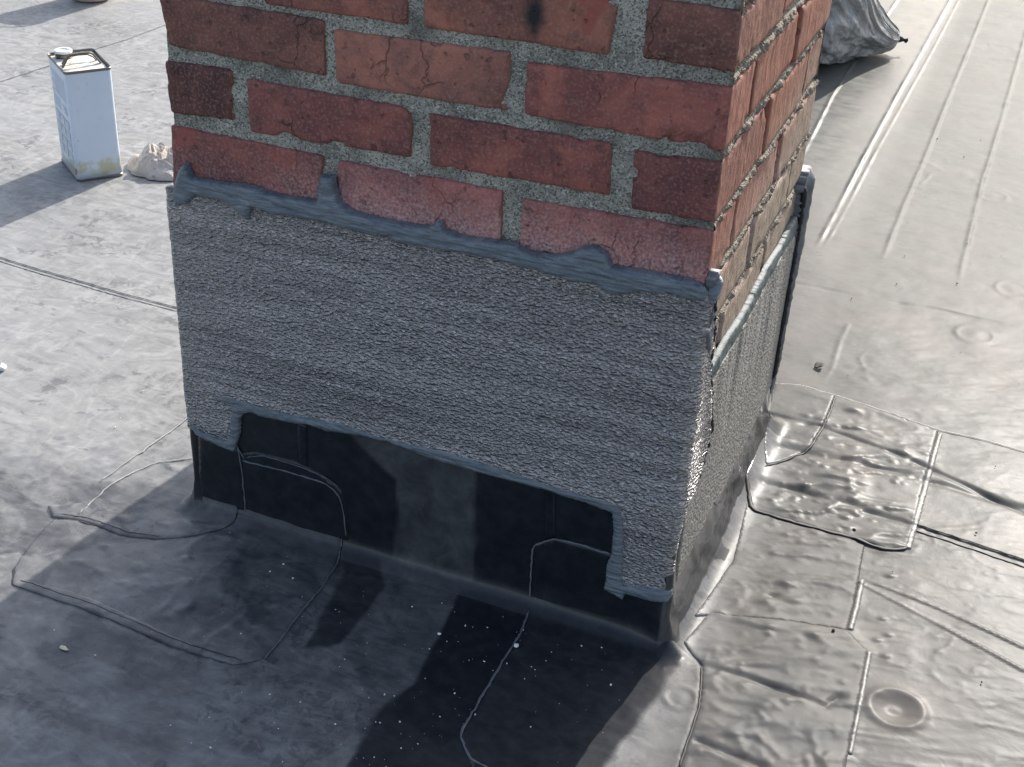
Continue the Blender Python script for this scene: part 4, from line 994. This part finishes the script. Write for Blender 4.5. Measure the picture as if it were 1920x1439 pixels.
yh2 = cd * .50
strap([(.012, yh2, zt_), (.018, yh2, zt_ + .008), (.026, yh2, zt_ + .014), (.045, yh2, zt_ + .015), (.062, yh2, zt_ + .014), (.072, yh2, zt_ + .008), (.078, yh2, zt_)], .005, .0024, 'handle', TINH, can)
# print on the narrow left face (x = 0 side of the can): bars of small text and a boxed panel, too small to read
PV = []; PF = []
def prt(y0, y1, z0, z1, x=-.0005):
    b = len(PV); PV.extend([(x, y0, z0), (x, y1, z0), (x, y1, z1), (x, y0, z1)]); PF.append((b, b + 3, b + 2, b + 1))
for k in range(7): prt(.016, cd - .012 - (k % 3) * .012, .196 - k * .0065, .1985 - k * .0065)
for k in range(3): prt(.018, .052 - .006 * k, .142 - k * .006, .1445 - k * .006)
for k in range(4): prt(.065, cd - .014, .146 - k * .006, .148 - k * .006)
for k in range(3):
    for j in range(4): prt(.016 + k * .036, .047 + k * .036, .100 - j * .022, .117 - j * .022)
prt(.014, cd - .012, .020, .0215); prt(.014, cd - .012, .014, .0155)
mesh_obj('label_print', PV, PF, PRT, can, False)
mesh_obj('label_print', [(-.0006, .004, .014), (-.0006, .010, .014), (-.0006, .010, .026), (-.0006, .004, .026)], [(0, 3, 2, 1)], REDP, can, False)

# ================================================================= rag
m = M('terry cloth'); p = m.objpos()
c = m.mix(m.ramp(m.noise(p, 22, 5, .6), (.35, 0.0), (.7, 1.0)), (.60, .53, .47), (.78, .73, .68))
c = m.mix(m.ramp(m.noise(p, 45, 4, .6), (.58, 0.0), (.7, .8)), c, (.36, .30, .26))
RAG = m.done(c, .9, m.bump(m.noise(p, 300, 4, .75), 1.0, .006), .1)
n = 110
ga, gr = np.meshgrid(np.linspace(0, 2 * math.pi, n, endpoint=False), np.linspace(0, 1, 56), indexing='ij')
rad = .070 * (1 + .20 * fbm(np.cos(ga) * 1.6 + 5, np.sin(ga) * 1.6, 101, 3)) * gr
rx = rad * np.cos(ga) * 1.05; ry = rad * np.sin(ga) * .85
fold = 1 - np.abs(fbm(rx * 34 + 1.8 * fbm(rx * 16, ry * 16, 102, 2), ry * 30 + 1.2 * fbm(rx * 20, ry * 20, 105, 2), 103, 4)) * 1.9
rz_ = (1 - gr ** 2.2) * (.022 + .017 * np.clip(fold, -.2, 1) ** 1.0 + .006 * fbm(rx * 60, ry * 60, 104, 3)) + .004
rz_ = rz_ + .020 * np.exp(-((rx + .020) / .016) ** 2 - ((ry - .012) / .020) ** 2) + .022 * np.exp(-((rx - .028) / .014) ** 2 - ((ry - .026) / .022) ** 2)
rz_ = rz_ + .0016 * (vnoise(rx * 420, ry * 420, 106) - .5)
rz_ = np.where(gr > .97, .0005, rz_)
rag = mesh_obj('rag', np.stack([rx, ry, rz_], -1).reshape(-1, 3), grid_faces(n, 56, True), RAG)
rag.location = (-.716, .945, .001); tag(rag, 'crumpled off white terry rag on the roof between the can and the chimney', 'rag')

# ================================================================= bin bag
m = M('grey bag plastic'); p = m.objpos()
n1 = m.noise(m.objpos(1, 1, 1), 9, 5, .6, 1.5)
c = m.mix(m.ramp(n1, (.35, 0.0), (.65, 1.0)), (.17, .17, .168), (.36, .358, .35))
BAGM = m.done(c, .27, m.bump(m.noise(m.objpos(1, 2.5, 1), 16, 5, .55, 1.0), .8, .02), .6)
nu, nv = 300, 150
th, ph = np.meshgrid(np.linspace(0, 2 * math.pi, nu, endpoint=False), np.linspace(-math.pi / 2, math.pi / 2, nv), indexing='ij')
# poles of the parametrisation lie on the axis that runs to the tied corner: s = -1 rear end, +1 tied corner
s_ = np.sin(ph); L0 = .27
prof = np.sqrt(np.clip(1 - s_ ** 2, 0, 1)) ** .8 * (1 - .66 * sst(-.3, .95, s_))
pl = 1 - np.abs(fbm(np.cos(th) * 1.9 + 7 + .5 * s_, np.sin(th) * 1.9 + s_ * 1.6, 111, 4)) * 2.8
pl2 = fbm(np.cos(th) * 4 + 3 + s_ * 3, np.sin(th) * 4 + s_ * 3.4, 115, 4)
rr_ = prof * (.215 + .028 * np.clip(pl, -.5, 1) + .022 * pl2)
ax_ = s_ * L0
cyl_y = rr_ * np.cos(th) * 1.05; cyl_z = rr_ * np.sin(th)
bx = ax_ + .02 * fbm(th * 2, s_ * 3, 117, 2) * prof; by = cyl_y + .05 * sst(.0, -.25, cyl_z) * prof * -1
zc = .185 * (1 - .82 * sst(-.2, 1.0, s_)) + .012
bz = zc + cyl_z
bz = np.where(bz < .012, .001 + .011 * np.exp(np.clip((bz - .012) / .011, -8, 0)), bz)
bag = mesh_obj('bin_bag', np.stack([bx, by, bz], -1).reshape(-1, 3), grid_faces(nu, nv, True)[:, ::-1], BAGM)
bag.location = (.290, 2.452, .001); bag.rotation_euler = (0, 0, .52)
tag(bag, 'grey plastic bin bag slumped on the roof behind the chimney', 'bag')
knot = lathe('knot', [(.002, 0), (.007, .004), (.010, .012), (.007, .020), (.004, .026), (.008, .034), (.003, .038)], BLACKSEAL, bag, (0, 0, 0), 14)
knot.rotation_euler = (0, math.radians(100), 0); knot.location = (.262, 0, .040)

# ================================================================= pail at the top left edge
m = M('tan paint'); TAN = m.done(m.mix(m.ramp(m.noise(m.objpos(), 20, 4), (.4, 0.0), (.6, 1.0)), (.48, .34, .24), (.58, .44, .33)), .5)
m = M('olive paint'); OLV = m.done(m.mix(m.ramp(m.noise(m.objpos(), 60, 3), (.5, 0.0), (.6, 1.0)), (.10, .105, .06), (.30, .30, .22)), .5)
pail = empty('paint_pail', (-1.612, 1.905, .001)); tag(pail, 'small tan and olive pail at the top left edge, only its foot showing', 'pail')
lathe('pail_body', [(.040, .0), (.050, .003), (.058, .012), (.062, .03), (.070, .16), (.072, .165), (.068, .165), (.060, .02), (.03, .012)], TAN, pail, n=40)
V = []; F = []
for k in range(15):
    a = math.radians(195 + k * 5.4)
    for z, r in ((.014, .0600), (.03, .0632), (.15, .0705)): V.append((r * math.cos(a), r * math.sin(a), z))
for k in range(14):
    for j in range(2): F.append((k * 3 + j, k * 3 + 3 + j, k * 3 + 4 + j, k * 3 + 1 + j))
mesh_obj('label_band', V, F, OLV, pail)
strap([(.072 * math.cos(a), -.01, .165 + .06 * math.sin(a)) for a in np.linspace(0, math.pi, 20)], .004, .004, 'bail_handle', TINR, pail)

# ================================================================= small debris
m = M('chalky white'); WH = m.done((.78, .78, .76), .7)
m = M('dead leaf'); LEAFM = m.done((.045, .035, .025), .7)
m = M('pale flake'); FLK = m.done((.62, .56, .40), .7)
m = M('black grit'); GRT = m.done((.02, .018, .016), .7)
def chunk(seed, r, sx=1, sy=1, sz=.6, n=8):
    V = []
    rg = random.Random(seed)
    ph_ = [rg.uniform(0, 6) for _ in range(4)]
    for j in range(n // 2 + 1):
        p_ = -math.pi / 2 + math.pi * j / (n // 2)
        for k in range(n):
            t = 2 * math.pi * k / n
            q = r * (1 + .18 * math.sin(2 * t + ph_[0]) + .14 * math.sin(3 * t + ph_[1] + p_ * 2))
            V.append((q * sx * math.cos(p_) * math.cos(t), q * sy * math.cos(p_) * math.sin(t), q * sz * (math.sin(p_) + 1)))
    F = []
    for j in range(n // 2):
        for k in range(n): k2 = (k + 1) % n; F.append((j * n + k, j * n + k2, (j + 1) * n + k2, (j + 1) * n + k))
    return V, F
def zat(x, y, add=.0012): return float(H(np.array([x]), np.array([y]))[0]) + add
def bit(name, x, y, r, mat, label, cat, seed, add=.0014, **kw):
    V, F = chunk(seed, r, **kw); o = mesh_obj(name, V, F, mat); o.location = (x, y, zat(x, y, add)); tag(o, label, cat); return o
ms = D['MISC']
bit('white_pebble', *ms['peb'], .0032, WH, 'largest white paint chip, beside the lap edge in front of the chimney', 'paint chip', 3, .0018, sx=.8, sy=1.25)
bit('white_pebble', .390, -.098, .0022, WH, 'white crumb on the dusty strip in the middle front', 'paint chip', 4)
bit('foam_crumb', ms['foam'][0], ms['foam'][1], .0075, WH, 'white foam crumb at the left edge of the photo', 'foam scrap', 5, .0)
# leaf scrap: a curled little blade and its stalk
lx, ly = ms['leaf']
V = []; F = []
for i in range(7):
    t = i / 6; wv = .006 * math.sin(math.pi * min(1, t * 1.1)) + .0006
    for s in (-1, 0, 1): V.append((t * .018 - .009, s * wv, .0015 + .004 * t * t + abs(s) * .003 * math.sin(math.pi * t)))
for i in range(6):
    for s in range(2): F.append((i * 3 + s, i * 3 + 3 + s, i * 3 + 4 + s, i * 3 + 1 + s))
leaf = mesh_obj('dead_leaf', V, F, LEAFM); leaf.location = (lx, ly, zat(lx, ly)); leaf.rotation_euler = (0, 0, .9)
tag(leaf, 'tiny curled dark leaf scrap on the sunlit roof right of the chimney', 'leaf')
sm = leaf.modifiers.new('thick', 'SOLIDIFY'); sm.thickness = .0012
V, F = chunk(9, .004, 1.6, .8, .15); fk = mesh_obj('paper_flake', V, F, FLK); fk.location = (*ms['flake'], zat(*ms['flake'])); tag(fk, 'small cream flake on the shaded roof at the lower left', 'flake')
def scatter(name, n, region, rmin, rmax, mat, seed, label):
    rg = random.Random(seed); pts = []
    while len(pts) < n:
        pts.append(region(rg))
    xa = np.array([p_[0] for p_ in pts]); ya = np.array([p_[1] for p_ in pts]); za = H(xa, ya)
    V = []; F = []
    for i in range(n):
        r = rmin + (rmax - rmin) * rg.random() ** 3
        v, f = chunk(seed + i, r, rg.uniform(.7, 1.3), rg.uniform(.7, 1.3), .6, 6); b = len(V)
        V += [(a + xa[i], b_ + ya[i], c_ + za[i] + .0012) for a, b_, c_ in v]; F += [tuple(q + b for q in ff) for ff in f]
    o = mesh_obj(name, V, F, mat); o['kind'] = 'stuff'; o['label'] = label
def reg1(rg):
    while True:
        x = rg.uniform(.14, .62); y = rg.uniform(-.42, -.035)
        if rg.random() < .25 + .75 * math.exp(-((x - .44 - .25 * (y + .15)) / .09) ** 2): return (x, y)
scatter('white_crumbs', 210, reg1, .0003, .0014, WH, 11, 'scattered white crumbs on the black membrane in front of the chimney')
scatter('white_specks', 60, lambda r: (r.uniform(-.35, .25), r.uniform(-.35, .25)), .0003, .0014, WH, 31, 'white specks on the roof left of the chimney')
scatter('black_grit', 46, lambda r: (r.uniform(.66, 1.0), r.uniform(-.2, 2.4)), .0005, .0026, GRT, 51, 'dark grit on the sunlit roof right of the chimney')
